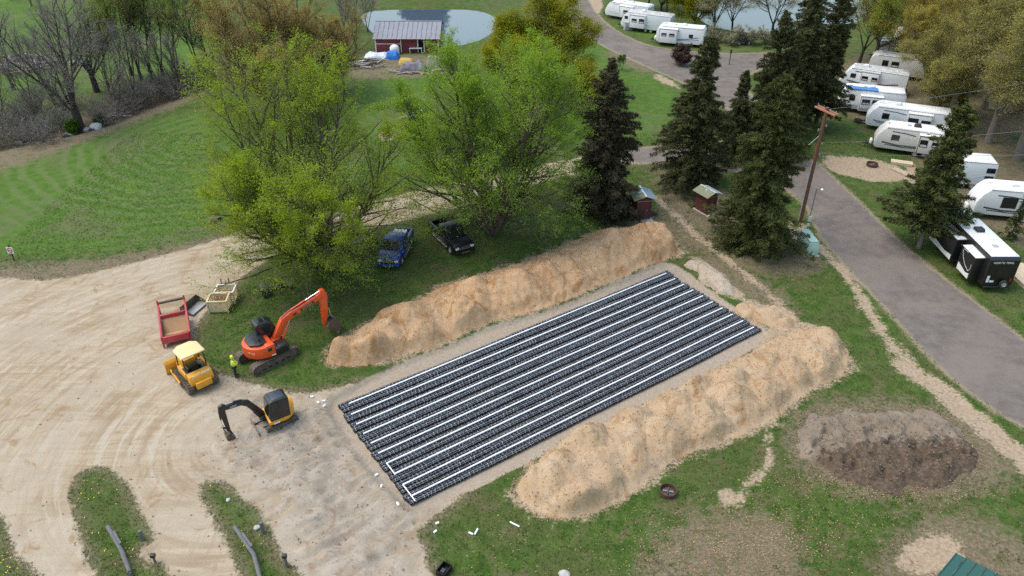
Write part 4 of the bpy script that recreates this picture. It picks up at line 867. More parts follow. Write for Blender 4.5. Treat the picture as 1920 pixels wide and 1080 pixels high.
def rv(label, N, h, L, group=None, body=WHITE, roof=ROOFM, slide=None, wins=(), swins=(), stripe=DECALB, band=None, nose='slant', ac=.3, tank=True, seed=0, H=3.05, swoosh=True, vents=(.7, .25, -.6), ac_black=False, ladder=False, box_front=False):
    Wd = 2.45; hh = R(h); f = Vector((math.cos(hh), math.sin(hh))); l = Vector((-f.y, f.x))
    c = Vector((N[0], N[1]))-f*L/2-l*Wd/2
    t = thing('travel_trailer', label, 'trailer', (c.x, c.y, gz(c.x, c.y)), hh, group)
    e = L/2
    if nose == 'slant': P = [(-e, .62), (-e+.02, H-.18), (-e+.2, H), (e-1.35, H), (e-.95, H-.12), (e-.45, H-.65), (e-.08, H-1.4), (e, 1.3), (e-.05, .75), (e-.25, .55), (-e+.2, .55)]
    elif nose == 'round': P = [(-e, .62), (-e+.05, H-.35), (-e+.28, H-.06), (-e+.6, H), (e-.9, H), (e-.5, H-.1), (e-.2, H-.42), (e-.02, H-1.0), (e, 1.2), (e-.08, .7), (e-.3, .55), (-e+.2, .55)]
    else: P = [(-e, .62), (-e, H-.1), (-e+.12, H), (e-.45, H), (e-.3, H-.08), (e-.04, H-.6), (e, 1.2), (e, .7), (e-.2, .55), (-e+.2, .55)]
    b = MB(); b.prism(P, -Wd/2, Wd/2); b.build('body', body, t, bevel=.06, seg=3)
    r = MB(); r.prism([(-e+.25, H+.002), (-e+.25, H+.05), (e-1.25, H+.05), (e-1.25, H+.002)], -Wd/2+.09, Wd/2-.09); r.build('roof', roof, t, bevel=.02)
    g = MB(); g.box(-e+.12, e-1.0, Wd/2-.05, Wd/2+.025, H-.10, H-.03); g.box(-e+.12, e-1.0, -Wd/2-.025, -Wd/2+.05, H-.10, H-.03); g.build('gutter_rail', FRAME if body is TBLACK else TGREY, t)
    if ac is not None:
        a = MB(); a.prism([(-.38, 0), (.38, 0), (.32, .26), (-.20, .30), (-.36, .18)], -.34, .34, X=TRS((ac*e, 0, H+.05))); a.build('air_conditioner', FRAME if ac_black else WHITE, t, bevel=.05)
    for q, v in enumerate(vents):
        m = MB(); m.box(v*e-.2, v*e+.2, -.2+.35*(q-1), .2+.35*(q-1), H+.05, H+.13); m.build('roof_vent', WHITE if q != 1 else TGREY, t, bevel=.03)
    k = MB(); k.box(-e+.15, e-.4, -.9, .9, .40, .56); k.beam((e-.45, .8, .5), (e+.95, .04, .5), .09, .12); k.beam((e-.45, -.8, .5), (e+.95, -.04, .5), .09, .12); k.box(e+.85, e+1.05, -.06, .06, .44, .58); k.cyl((e+.75, .0, .0), (e+.75, 0, .95), .035)
    k.box(-e-.12, -e+.05, -1.1, 1.1, .48, .58); k.build('chassis', CHASSIS, t)
    if tank:
        m = MB(); m.lathe([(0, 0), (.15, .01), (.16, .06), (.16, .42), (.10, .52), (.05, .54), (0, .54)], 12, X=TRS((e+.25, .17, .56))); m.lathe([(0, 0), (.15, .01), (.16, .06), (.16, .42), (.10, .52), (.05, .54), (0, .54)], 12, X=TRS((e+.25, -.17, .56))); m.build('propane_tank', WHITE, t)
    for wx in (-.55, .38):
        for s in (1, -1): add_wheel(t, (-L*.06+wx, s*(Wd/2-.14), .35), .35, .22)
    y = Wd/2
    for q, w in enumerate(wins): window(t, w[0]*e, w[1], w[2], w[3], y, blind=(q+seed) % 3 == 1)
    d = MB(); d.box(e*.25, e*.25+.68, -y-.03, -y, .75, 2.6); d.build('door', body, t, bevel=.02)
    window(t, -e*.4, 1.95, 1.0, .6, -y, s=-1)
    if band:
        m = MB(); m.box(-e+.06, e-.12, y+.002, y+.012, .62, 1.12); m.build('lower_panel', band, t)
    if swoosh:
        m = MB(); ribbon(m, [(e*.82, 1.30), (e*.45, 1.10), (e*.1, 1.12), (-e*.35, 1.30), (-e*.75, 1.62)], .17, y+.002); ribbon(m, [(e*.75, 1.05), (e*.3, .92), (-e*.5, 1.10), (-e*.8, 1.28)], .10, y+.002)
        ribbon(m, [(e*.62, 2.62), (e*.3, 2.55), (e*.05, 2.38)], .12, y+.002); m.build('side_stripe', stripe, t)
    if slide:
        for (x0, x1, z0, z1, dep) in slide:
            s = MB(); s.box(x0*e, x1*e, y-.05, y+dep, z0, z1); so = s.build('slide_out', body, t, bevel=.03)
            s2 = MB(); s2.prism([(y-.04, z1+.002), (y+dep+.03, z1+.002), (y+dep+.03, z1+.04), (y-.04, z1+.08)], x0*e-.03, x1*e+.03, ax='x'); s2.build('slide_roof', roof, so)
            s3 = MB(); yy = y+dep+.002
            s3.box(x0*e+.02, x0*e+.10, yy, yy+.012, z0+.03, z1-.03); s3.box(x1*e-.10, x1*e-.02, yy, yy+.012, z0+.03, z1-.03); s3.box(x0*e+.1, x1*e-.1, yy, yy+.012, z1-.11, z1-.03); s3.build('slide_trim', FRAME if body is TBLACK or body is CREAM else TGREY, so)
            if band:
                s4 = MB(); s4.box(x0*e+.10, x1*e-.10, yy, yy+.01, z0+.02, z0+.42); s4.build('lower_panel', band, so)
            for (wx, wz, ww, wh) in swins:
                if x0*e < wx*e < x1*e: window(so, wx*e, wz, ww, wh, y+dep, blind=True)
    m = MB()
    for s in (1, -1): m.box(-e-.02, -e+.01, s*.95-.06, s*.95+.06, 1.0, 1.3)
    m.build('tail_light', M('tail_red', (.35, .02, .02), .3), t)
    if ladder:
        m = MB()
        for s in (-.18, .18): m.cyl((-e-.10, .75+s, .8), (-e-.10, .75+s, H+.1), .018, n=6)
        for i in range(7): m.cyl((-e-.10, .57, .95+.3*i), (-e-.10, .93, .95+.3*i), .015, n=6)
        m.build('ladder', STEELG, t)
    return t
gN = lambda px, py: tuple(G(px, py, .55))[:2]
rv('cream trailer with a charcoal-framed slide-out, nearest white tank, left of the open spruce', gN(1636, 275), 158, 8.6, GR, CREAM, ROOFM, [(-.55, -.02, .75, 2.75, .6)], [(.52, 1.95, .75, .55)], [(-.15, 1.9, .7, .75), (-.42, 1.9, .6, .5)], DECALK, ac=.05, ac_black=True)
rv('white trailer with blue swooshes and black tongue, directly behind the cream one', gN(1621, 234), 157, 9.0, GR, WHITE, ROOFM, [(-.55, .02, .75, 2.8, .6)], [(.55, 1.95, .7, .6)], [(-.12, 1.9, 1.0, .75), (-.42, 1.9, .9, .5)], DECALB, ac=.3, tank=False)
rv('white trailer with a grey lower band and two-window slide-out, third in the row', gN(1570, 201), 162, 7.7, GR, WHITE, ROOFM, [(-.30, .38, .60, 2.5, .7)], [(.62, 1.9, .6, .5)], [(.20, 1.8, .85, .6), (-.12, 1.8, .9, .6)], DECALS, band=TGREY, nose='round', ac=.05, swoosh=False)
rv('white trailer with a raised flat slide and three small windows, fourth in the row', gN(1575, 158), 150, 8.2, GR, WHITE, ROOFD, [(-.15, .42, .70, 2.85, .55)], [(.66, 2.0, .6, .5)], [(.28, 2.0, .7, .5), (-.02, 2.0, .65, .45)], DECALK, ac=.35)
rv('older grey-white trailer with two side windows and a dirty roof, fifth in the row', gN(1626, 133), 152, 7.5, GR, CREAM, ROOFD, None, [(.45, 2.0, .7, .7), (.10, 1.95, .9, .7)], (), DECALS, nose='round', ac=None, swoosh=False)
rv('weathered trailer with a mossy roof, sixth in the row beneath the gold buds', gN(1641, 107), 155, 8.0, GR, CREAM, ROOFD, [(.02, .62, .75, 2.6, .4)], (), [(.32, 1.8, 1.0, .5)], DECALK, nose='flat', ac=None, swoosh=False)
rv('farthest weathered trailer almost hidden in the gold budding trees', gN(1672, 86), 155, 7.0, GR, CREAM, ROOFD, None, [(.3, 1.9, .8, .5)], (), DECALK, nose='flat', ac=None, swoosh=False)
_p = G(1875, 307, 3.05); _h = R(168)
rv('white trailer showing only its bunk-window end from behind the open spruce', (_p.x+5.4*math.cos(_h), _p.y+5.4*math.sin(_h)), 168, 5.4, GR, WHITE, ROOFM, None, [(-.80, 2.2, .75, .45), (-.80, 1.35, .75, .45)], (), DECALS, nose='slant', ac=.3, swoosh=True)
rv('large white trailer with black swooshes and big dark window at the right edge', gN(1822, 400), 168, 9.0, GR, WHITE, ROOFM, None, [(.36, 1.95, 1.25, 1.0), (-.15, 1.9, 1.2, .6)], (), DECALK, ac=.28, H=3.2)
rv('white trailer with a swirl decal, topmost beside the upper road', gN(1134, 27), 145, 8.4, GA, WHITE, ROOFM, [(-.35, .25, .7, 2.6, .6)], (), [(-.05, 1.7, .8, .5)], DECALS, ac=-.1, H=2.95)
rv('white trailer with a wide slide-out and grey box, middle one by the upper road', gN(1164, 49), 152, 8.6, GA, WHITE, ROOFD, [(-.02, .62, .7, 2.75, .55)], [(.80, 2.1, .5, .4)], [(.42, 1.9, .8, .5), (.12, 1.9, .8, .65)], DECALS, ac=.2)
rv('bright white trailer with a two-window slide-out, lowest of the three by the upper road', gN(1229, 77), 160, 7.6, GA, WHITE, ROOFM, [(.10, .86, .6, 2.75, .6)], [(-.45, 1.8, .55, .45)], [(.65, 1.85, .75, .4), (.32, 1.85, .75, .4)], DECALB, nose='round', ac=-.1)
# the black trailer
_c = (38.5, 63.2)
bt = rv('black and white trailer with two slide-outs standing alone by the asphalt road', _c, 90, 9.9, None, TBLACK, ROOFM, [(-.22, .62, .62, 2.75, .75), (-.84, -.42, .62, 2.75, .75)], [(.8, 1.9, .7, .6)], (), DECALS, ac=-.08, ac_black=True, H=3.2, swoosh=False, nose='slant', vents=(-.35, -.62, .4))
e = 9.9/2; y = 2.45/2+.75+.016
for q, (x0, x1) in enumerate([(-.20, .60), (-.82, -.44)]):
    m = MB(); m.prism([(x0*e+.05, .68), (x1*e-.05, .68), (x1*e-.05, 1.30), (x0*e+.3*(x1-x0)*e, 1.02), (x0*e+.05, 1.18)], y, y+.008); m.build('white_panel', WHITE, bt)
m = MB(); ribbon(m, [(-.46*e, 2.5), (-.52*e, 2.0), (-.62*e, 1.55), (-.76*e, 1.3)], .07, y); ribbon(m, [(-.76*e, 1.3), (-.80*e, 1.6), (-.79*e, 2.0)], .05, y); ribbon(m, [(-.47*e, 2.62), (-.62*e, 2.66)], .05, y); m.build('curved_stripe', DECALS, bt)
rear = MB(); rear.box(-e-.02, -e-.004, -.55, .35, 1.55, 2.35); w_ = rear.build('rear_window', FRAME, bt); rg = MB(); rg.box(-e-.03, -e-.02, -.5, .3, 1.6, 2.3); rg.build('pane', GLASS, w_)
Xr = Matrix.Translation((-e-.03, .12, 2.78)) @ Matrix(((0, 0, -1, 0), (-1, 0, 0, 0), (0, 1, 0, 0), (0, 0, 0, 1)))
text('NORTH TRAIL', .26, WHITE, bt, Xr)
m = MB(); m.box(-e-.03, -e-.004, .82, 1.02, .95, 1.55); m.build('light_cluster', WHITE, bt); m = MB(); m.box(-e-.03, -e-.004, .40, .75, .95, 1.12); m.build('licence_plate', WHITE, bt)
add_wheel(bt, (-e-.22, -.35, .9), .33, .2).rotation_euler = (0, R(90), 0)
_q = G(1612, 166, 3.1); mb = MB(); mb.prism([(-.5, .02), (-.3, .10), (.1, .05), (.45, .09), (.6, .0), (.6, -.02), (-.5, -.02)], -1.9, 1.9, ax='x'); o = mb.build('roof_tarp', M('roof_tarp_blue', (.06, .20, .52), .45, var=.3, scale=2)); o.location = (_q.x+.3, _q.y, 3.11); o.rotation_euler = (0, 0, R(-18)); tag(o, 'blue tarp strip lying along the roof of the grey-banded white trailer', 'tarp')
# decks and boxes by the trailers
WOOD = M('weathered_deck_wood', (.42, .34, .25), .85, var=.2, scale=3); WOODP = M('pale_lumber', (.58, .47, .33), .8, var=.15, scale=3)
def deck(px, py, rz, L, Wd, n, label, mat, z=.35):
    p = G(px, py); t = thing('deck', label, 'deck', (p.x, p.y, gz(p.x, p.y)), R(rz))
    for i in range(n):
        m = MB(); w = Wd/n; m.box(-L/2, L/2, -Wd/2+i*w+.012, -Wd/2+(i+1)*w-.012, z-.035, z+.006*(i % 3)); m.build('plank', mat, t)
    m = MB()
    for s in (-1, 1): m.box(-L/2+.03, L/2-.03, s*(Wd/2-.06)-.03, s*(Wd/2-.06)+.03, .0, z-.04)
    m.build('joist', mat, t); return t
deck(1917, 520, 92, 3.6, 2.0, 12, 'pale wooden deck at the rear corner of the black trailer', WOODP)
deck(1690, 307, 158, 2.2, .9, 6, 'low wooden step deck below the cream trailer', WOODP, .25)
deck(1700, 327, 118, 3.4, .8, 5, 'grey board walk lying on the sand patch below the cream trailer', WOOD, .12)
def util_box(px, py, label, s=1.):
    p = G(px, py); t = thing('utility_box', label, 'utility box', (p.x, p.y, 0), .3, 'grey boxes beside the upper trailers')
    m = MB(); m.box(-.7*s, .7*s, -.4*s, .4*s, 0, 1.25*s); m.build('cabinet', TGREY, t, bevel=.03); m = MB(); m.box(-.75*s, .75*s, -.45*s, .45*s, 1.25*s, 1.34*s); m.build('lid', STEELG, t)
util_box(1177, 56, 'grey utility box in front of the middle upper trailer'); util_box(1278, 84, 'grey utility box in front of the lowest upper trailer', 1.15)
p = G(1273, 52); mb = MB(); mb.cyl((p.x, p.y, 0), (p.x, p.y, 4.2), .04); mb.beam((p.x-.5, p.y, 4.2), (p.x+.5, p.y, 4.2), .08, .06); tag(mb.build('antenna_pole', WHITE), 'thin white T-shaped pole behind the lowest upper trailer', 'pole')
p = G(1392, 83); t = thing('parked_cart', 'dark utility cart parked in the brush on the lake bank', 'cart', (p.x, p.y, 0), .1)
m = MB(); m.prism([(-1.2, .5), (-1.2, 1.0), (-.3, 1.05), (.0, .8), (.8, .85), (1.2, .7), (1.2, .5)], -.65, .65); m.build('body', M('dark_blue_paint', (.02, .025, .045), .4), t, bevel=.04); m = MB(); m.box(-.9, .2, -.6, .6, 1.75, 1.82)
for x in (-.85, .15):
    for s in (-.55, .55): m.cyl((x, s, .9), (x, s, 1.78), .025, n=6)
m.build('canopy', CHASSIS, t)
for x in (-.8, .8):
    for s in (-.6, .6): add_wheel(t, (x, s, .3), .3, .2)
# ================================================================ MACHINES
ORNG = M('excavator_orange', (.72, .075, .012), .38, var=.12, dirt=.4, dirtcol=(.42, .16, .07), scale=2, coat=.2)
YEL = M('dozer_yellow', (.70, .32, .015), .42, var=.14, dirt=.6, dirtcol=(.38, .22, .07), scale=3)
TANP = M('faded_canopy_tan', (.72, .56, .28), .6, var=.1, dirt=.4, dirtcol=(.5, .36, .17), scale=2)
BLKP = M('black_machine_paint', (.014, .015, .017), .32, var=.3, dirt=.15, dirtcol=(.10, .085, .065), coat=.2)
TRK = M('muddy_track_steel', (.10, .085, .07), .7, metal=.2, var=.4, scale=8, dirt=.7, dirtcol=(.24, .18, .125))
RUBT = M('dusty_rubber_track', (.05, .045, .04), .85, var=.4, scale=8, dirt=.6, dirtcol=(.25, .20, .15))
WORN = M('worn_bucket_steel', (.10, .085, .072), .5, metal=.4, var=.4, dirt=.4, dirtcol=(.26, .20, .14))
SHINY = M('bright_worn_steel', (.45, .42, .40), .35, metal=.7, var=.2); GREYB = M('slate_floor', (.07, .09, .12), .6, var=.3)
LETW = M('white_lettering', (.75, .75, .73), .5); LETD = M('grey_panel', (.045, .045, .05), .5); LETS = M('silver_lettering', (.38, .39, .40), .4)
def track(name, parent, y, L, H, Wd, mat, shoes=40, lug=.03, x0=0.):
    """one crawler track: a loop of shoes round sprocket, idler and rollers"""
    r = H/2; s = L-H; per = 2*s+2*math.pi*r; m = MB()
    def at(u):
        u %= per
        if u < s: return -s/2+u, H, 0.
        u -= s
        if u < math.pi*r: a = u/r; return s/2+math.sin(a)*r, r+math.cos(a)*r, -a
        u -= math.pi*r
        if u < s: return s/2-u, 0., -math.pi
        u -= s; a = u/r; return -s/2-math.sin(a)*r, r-math.cos(a)*r, -math.pi-a
    pw = per/shoes
    for i in range(shoes):
        x, z, a = at((i+.5)*pw); X = TRS((x+x0, y, z)) @ Matrix.Rotation(-a, 4, 'Y')
        m.box(-pw*.47, pw*.47, -Wd/2, Wd/2, -.05, -.012, X=X); m.box(-pw*.40, -pw*.15, -Wd/2, Wd/2, -.012, lug, X=X)
    o = m.build(name, mat, parent, smooth=0)
    q = MB(); q.box(-s/2+x0, s/2+x0, y-Wd*.28, y+Wd*.28, H*.25, H*.75); n = 6
    for i in range(n):
        xx = -s/2+s*(i+.5)/n+x0; q.cyl((xx, y-Wd*.32, r*.42), (xx, y+Wd*.32, r*.42), r*.30, n=10)
    for i in range(2):
        xx = -s*.2+s*.4*i+x0; q.cyl((xx, y-Wd*.3, H*.8), (xx, y+Wd*.3, H*.8), r*.18, n=8)
    q.build('track_frame', mat, o)
    for sx in (-1, 1):
        w = MB(); w.cyl((sx*s/2+x0, y-Wd*.34, r), (sx*s/2+x0, y+Wd*.34, r), r*.78, n=16); w.cyl((sx*s/2+x0, y-Wd*.40, r), (sx*s/2+x0, y+Wd*.40, r), r*.35, n=12); w.build('sprocket' if sx < 0 else 'idler', mat, o)
    return o
def cylinder(parent, p0, p1, r, y, mat, frac=.55, name='hydraulic_cylinder'):
    p0, p1 = Vector((p0[0], y, p0[1])), Vector((p1[0], y, p1[1])); mid = p0+(p1-p0)*frac
    m = MB(); m.cyl(p0, mid, r, n=10); o = m.build(name, mat, parent); q = MB(); q.cyl(mid, p1, r*.55, n=8); q.build('rod', CHROME, o); return o
def bucket(parent, X, w, s, mat, teeth=5):
    pr = [(0, 0), (.25, .22), (.62, .22), (.95, .02), (1.08, -.35), (.98, -.72), (.70, -.92)]
    m = MB(); y0 = w/2; b = [(x*s, z*s) for x, z in pr]; t = .035
    for (a, c) in zip(b[:-1], b[1:]):
        a, c = Vector(a), Vector(c); d = (c-a).normalized(); n = Vector((d.y, -d.x))*t
        m.prism([tuple(a), tuple(c), tuple(c+n), tuple(a+n)], -y0, y0, X=X)
    side = b+[(.22*s, -.42*s)]
    for sy in (-1, 1): m.prism(side, sy*y0-.02, sy*y0+.02, X=X)
    o = m.build('bucket', mat, parent)
    for i in range(teeth):
        yy = -y0+.06+(w-.12)*i/(teeth-1); q = MB(); q.prism([(.72*s, -.90*s), (.66*s, -.99*s), (.50*s, -1.10*s), (.62*s, -.92*s)], yy-.045, yy+.045, X=X); q.build('tooth', SHINY, o)
    return o
# ---- orange excavator ---------------------------------------------------
pc = G(503, 671); oc = Vector((pc.x, pc.y, 0)); hb = math.atan2(47.76-44.73, -13.94+17.95)
ex = thing('excavator', 'orange crawler excavator with raised boom and black cab on the grass', 'excavator', (oc.x, oc.y, gz(oc.x, oc.y)), hb)
tr_ang = R(46.1)-hb
uc = MB(); uc.box(-.9, .9, -.75, .75, .28, .62); uc.cyl((0, 0, .6), (0, 0, .86), .62, n=20); uco = uc.build('undercarriage', BLKP, ex, bevel=.03); uco.rotation_euler = (0, 0, tr_ang)
for s in (1, -1):
    o = track('track', ex, s*1.0, 3.75, .78, .55, TRK, 44); o.rotation_euler = (0, 0, tr_ang)
arc = [(1.55*math.cos(a)-.05, 1.28*math.sin(a)) for a in np.linspace(R(98), R(262), 15)]
h = MB(); h.prism(arc+[(.30, -1.28), (.30, -.35), (.30, 1.28)], .92, 1.85, ax='z'); h.build('house', ORNG, ex, bevel=.09, seg=3)
h = MB(); h.box(.30, 1.25, -1.26, -.32, .92, 1.45); h.box(.55, 1.2, -1.2, -.5, 1.45, 1.52); h.build('tank_deck', BLKP, ex, bevel=.04)
h = MB(); h.box(-.35, .28, -1.27, -.62, 1.84, 1.92); h.build('side_cover', ORNG, ex, bevel=.04)
h = MB(); h.prism([(-1.25, -.55), (-1.3, .35), (-.95, .95), (-.35, 1.0), (-.05, .2), (-.1, -.75), (-.7, -.9)], 1.84, 2.02, ax='z'); h.cyl((-.5, -.5, 2.0), (-.5, -.5, 2.35), .06); h.build('engine_hood', BLKP, ex, bevel=.06)
h = MB(); h.box(-.25, .05, -1.295, -1.28, 1.45, 1.72); h.build('side_vent', FRAME, ex); h = MB(); h.box(-.05, .26, -1.295, -1.28, 1.02, 1.10); h.build('decal', LETW, ex)
text('HITACHI', .15, LETW, ex, Matrix.Translation((-1.30, -.80, 1.5)) @ Matrix.Rotation(R(-58), 4, 'Z') @ Matrix.Rotation(R(90), 4, 'X'))
cb = MB(); cb.prism([(-.35, .95), (-.35, 2.72), (-.2, 2.86), (.62, 2.86), (.85, 2.70), (1.12, 1.75), (1.10, .95)], .28, 1.24); cab = cb.build('cab', BLKP, ex, bevel=.05, seg=3)
for nm, ply, yy in (('side_window', [(-.22, 1.75), (-.22, 2.6), (.6, 2.62), (.78, 2.5), (.98, 1.75)], 1.245), ('side_window', [(-.22, 1.75), (-.22, 2.6), (.6, 2.62), (.78, 2.5), (.98, 1.75)], .262)):
    m = MB(); m.prism(ply, yy, yy+.012); m.build(nm, GLASS, cab)
m = MB(); m.prism([(.86, 2.66), (.90, 2.66), (1.15, 1.78), (1.13, 1.2), (1.09, 1.2), (1.10, 1.78)], .36, 1.16); m.build('windscreen', GLASS, cab); m = MB(); m.box(-.37, -.345, .38, 1.14, 1.9, 2.6); m.build('rear_window', GLASS, cab)
m = MB(); m.box(-.1, .35, .42, 1.1, 2.86, 2.90); m.box(.38, .68, .42, 1.1, 2.85, 2.885); m.build('roof_hatch', GLASS, cab, bevel=.02)
def prism_part(name, poly, y0, y1, mat, parent, bev=.03): return MB().prism(poly, y0, y1).build(name, mat, parent, bevel=bev)
boom = prism_part('boom', [(.62, 1.25), (.95, 1.15), (1.35, 1.85), (1.75, 2.42), (2.3, 2.72), (4.75, 3.48), (4.95, 3.72), (4.70, 3.92), (4.3, 3.80), (2.1, 3.22), (1.45, 2.90), (1.0, 2.20), (.60, 1.55)], -.19, .19, ORNG, ex, .035)
m = MB(); m.prism([(2.95, 3.0), (4.05, 3.32), (3.99, 3.53), (2.89, 3.21)], -.205, -.192); pn = m.build('name_panel', LETD, boom)
bd = Vector((4.05-2.95, 0, 3.32-3.0)).normalized(); Xb = Matrix(((bd.x, -bd.z, 0, 3.47), (0, 0, -1, -.208), (bd.z, bd.x, 0, 3.27), (0, 0, 0, 1))); text('HITACHI', .20, LETS, boom, Xb)
m = MB(); m.prism([(2.35, 2.84), (2.62, 2.92), (2.57, 3.10), (2.30, 3.02)], -.205, -.192); m.build('decal', LETD, boom)
stick = prism_part('stick', [(4.45, 3.75), (4.62, 4.12), (4.92, 4.12), (5.12, 3.70), (5.02, 2.4), (4.72, .98), (4.52, .92), (4.46, 1.1), (4.52, 2.5)], -.16, .16, ORNG, ex, .03)
for s in (.30, -.30): cylinder(ex, (1.15, 1.25), (2.0, 2.75), .075, s, ORNG, .6)
cylinder(ex, (2.3, 3.30), (4.62, 4.02), .085, 0, ORNG, .5, 'arm_cylinder'); cylinder(ex, (5.02, 3.55), (5.20, 1.45), .07, 0, BLKP, .55, 'bucket_cylinder')
m = MB(); m.beam((5.2, -.12, 1.45), (4.68, -.12, 1.25), .05, .12); m.beam((5.2, .12, 1.45), (4.68, .12, 1.25), .05, .12); m.beam((5.2, -.09, 1.45), (5.10, -.09, .95), .05, .1); m.beam((5.2, .09, 1.45), (5.10, .09, .95), .05, .1); m.build('linkage', BLKP, ex)
m = MB(); m.tube([(1.5, .1, 3.0), (2.1, .1, 3.32), (3.0, .1, 3.58), (4.2, .1, 3.95)], .028); m.tube([(1.4, -.1, 2.95), (2.1, -.1, 3.30), (3.0, -.1, 3.55), (4.2, -.1, 3.92)], .028); m.build('hydraulic_hose', BLKP, ex)
bucket(ex, TRS((4.62, 0, 1.02), (0, R(-14), 0)), .98, 1.0, WORN)
h = MB(); h.prism([(.45, -.30), (.45, .25), (1.05, .18), (1.05, -.26)], .95, 1.5, ax='z'); h.build('boom_mount', ORNG, ex, bevel=.04)
m = MB(); m.cyl((.2, 1.2, 2.3), (.5, 1.42, 2.3), .015); m.box(.47, .51, 1.36, 1.5, 2.15, 2.4); m.build('mirror', BLKP, ex)
# ---- yellow bulldozer ---------------------------------------------------
pd = G(369, 713); hd = R(133)
dz = thing('bulldozer', 'yellow crawler bulldozer with faded tan canopy beside the red steel frame', 'bulldozer', (pd.x, pd.y, 0), hd)
for s in (1, -1): track('track', dz, s*.86, 2.75, .78, .44, TRK, 38, .045)
m = MB(); m.box(-1.0, 1.35, -.55, .55, .38, .85); m.build('frame', YEL, dz, bevel=.03)
m = MB(); m.prism([(-1.35, .62), (-1.45, .95), (-1.30, 1.42), (-.75, 1.42), (-.75, .62)], -.80, .80); m.build('fuel_tank', YEL, dz, bevel=.06)
m = MB(); m.box(-1.62, -1.30, -.55, .55, .42, .92); m.build('rear_guard', YEL, dz, bevel=.04)
Xd = Matrix.Translation((-1.36, 0, 1.425)) @ Matrix(((0, .35, -.94, 0), (-1, 0, 0, 0), (0, .94, .35, 0), (0, 0, 0, 1))); text('JOHN DEERE', .21, LETW, dz, Xd @ Matrix.Translation((0, .02, .05)))
m = MB(); m.box(-.75, .55, -.78, .78, .85, 1.05); m.build('floor', GREYB, dz)
for s in (1, -1):
    m = MB(); m.box(-.80, .55, s*.80-.06, s*.80+.06, .95, 1.45); m.build('side_fender', YEL, dz, bevel=.03)
m = MB(); m.prism([(.50, .85), (.50, 1.62), (1.55, 1.48), (1.62, .85)], -.45, .45); m.build('engine_hood', YEL, dz, bevel=.05); m = MB(); m.cyl((1.0, -.2, 1.5), (1.0, -.2, 2.1), .055); m.build('exhaust_pipe', BLKP, dz)
m = MB(); m.prism([(-.42, 1.05), (-.42, 1.75), (-.32, 1.80), (-.22, 1.42), (.2, 1.36), (.2, 1.05)], -.27, .27); m.build('seat', BLKP, dz, bevel=.05)
for s in (1, -1):
    m = MB(); m.box(-.35, .25, s*.42-.07, s*.42+.07, 1.05, 1.42); m.build('armrest_console', BLKP, dz, bevel=.03)
m = MB(); m.cyl((.3, .3, 1.05), (.22, .32, 1.62), .02); m.cyl((.3, -.35, 1.05), (.2, -.36, 1.6), .02); m.build('control_lever', BLKP, dz)
for x in (-.62, .60):
    for s in (1, -1): m = MB(); m.beam((x, s*.74, 1.3), (x*.95, s*.70, 2.62), .07, .07); m.build('canopy_post', BLKP, dz)
m = MB(); pl8 = [(-.78, -.85), (.55, -.85), (.88, -.45), (.88, .45), (.55, .85), (-.78, .85)]; m.prism(pl8, 2.62, 2.74, ax='z'); m.build('canopy', TANP, dz, bevel=.05, seg=3)
bl = [(1.98, .08), (2.10, .06), (2.03, .45), (2.08, .80), (2.20, 1.02), (2.12, 1.05), (1.96, .82), (1.90, .45)]
m = MB(); m.prism(bl, -1.28, 1.28); blo = m.build('blade', YEL, dz, bevel=.015); m = MB(); m.box(1.97, 2.14, -1.28, 1.28, .02, .09); m.build('cutting_edge', SHINY, blo)
for s in (1, -1):
    m = MB(); m.beam((-.1, s*1.14, .42), (1.95, s*1.0, .35), .12, .18); m.build('push_arm', YEL, dz, bevel=.02); cylinder(dz, (1.2, 1.35), (1.95, .75), .06, s*.32, YEL)
m = MB(); m.box(1.55, 1.95, -.5, .5, .45, .75); m.build('blade_mount', YEL, dz, bevel=.03)
# ---- mini excavator -----------------------------------------------------
pm = G(524, 790); hm = R(-145.7)
mx_ = thing('mini_excavator', 'black and yellow mini excavator with folded boom on the grey sand', 'excavator', (pm.x, pm.y, max(gz(pm.x, pm.y), .03)), hm)
for s in (1, -1): track('track', mx_, s*.68, 2.1, .48, .34, RUBT, 44, .018)
m = MB(); m.box(-.6, .7, -.5, .5, .2, .45); m.cyl((0, 0, .42), (0, 0, .58), .42, n=16); m.build('undercarriage', BLKP, mx_, bevel=.02)
arc = [(.92*math.cos(a)-.15, .86*math.sin(a)) for a in np.linspace(R(95), R(265), 13)]
m = MB(); m.prism(arc+[(.75, -.80), (.80, .80)], .58, .86, ax='z'); m.build('house', YEL, mx_, bevel=.05, seg=2)
arc2 = [(.90*math.cos(a)-.18, .84*math.sin(a)) for a in np.linspace(R(110), R(265), 11)]
m = MB(); m.prism(arc2+[(.25, -.80), (.25, -.15), (-.45, -.1)], .84, 1.45, ax='z'); m.build('engine_cover', YEL, mx_, bevel=.08, seg=3)
cb = MB(); cb.prism([(-.62, .86), (-.66, 2.28), (-.52, 2.40), (.42, 2.42), (.60, 2.30), (.72, 1.2), (.70, .86)], -.22, .82); cab = cb.build('cab', BLKP, mx_, bevel=.05, seg=3)
for yy in (.822, -.234):
    m = MB(); m.prism([(-.52, 1.0), (-.54, 2.22), (.40, 2.26), (.50, 2.2), (.60, 1.2), (.58, 1.0)], yy, yy+.012); m.build('side_window', GLASS, cab)
m = MB(); m.prism([(.60, 2.26), (.63, 2.26), (.75, 1.15), (.72, 1.15)], -.14, .74); m.build('windscreen', GLASS, cab)
m = MB(); m.box(-.45, .35, -.1, .7, 2.41, 2.44); m.build('roof_panel', M('slate_roof', (.035, .045, .055), .35), cab, bevel=.02)
m = MB(); m.box(.15, .55, .862, .872, .64, .76); m.build('decal', LETW, mx_)
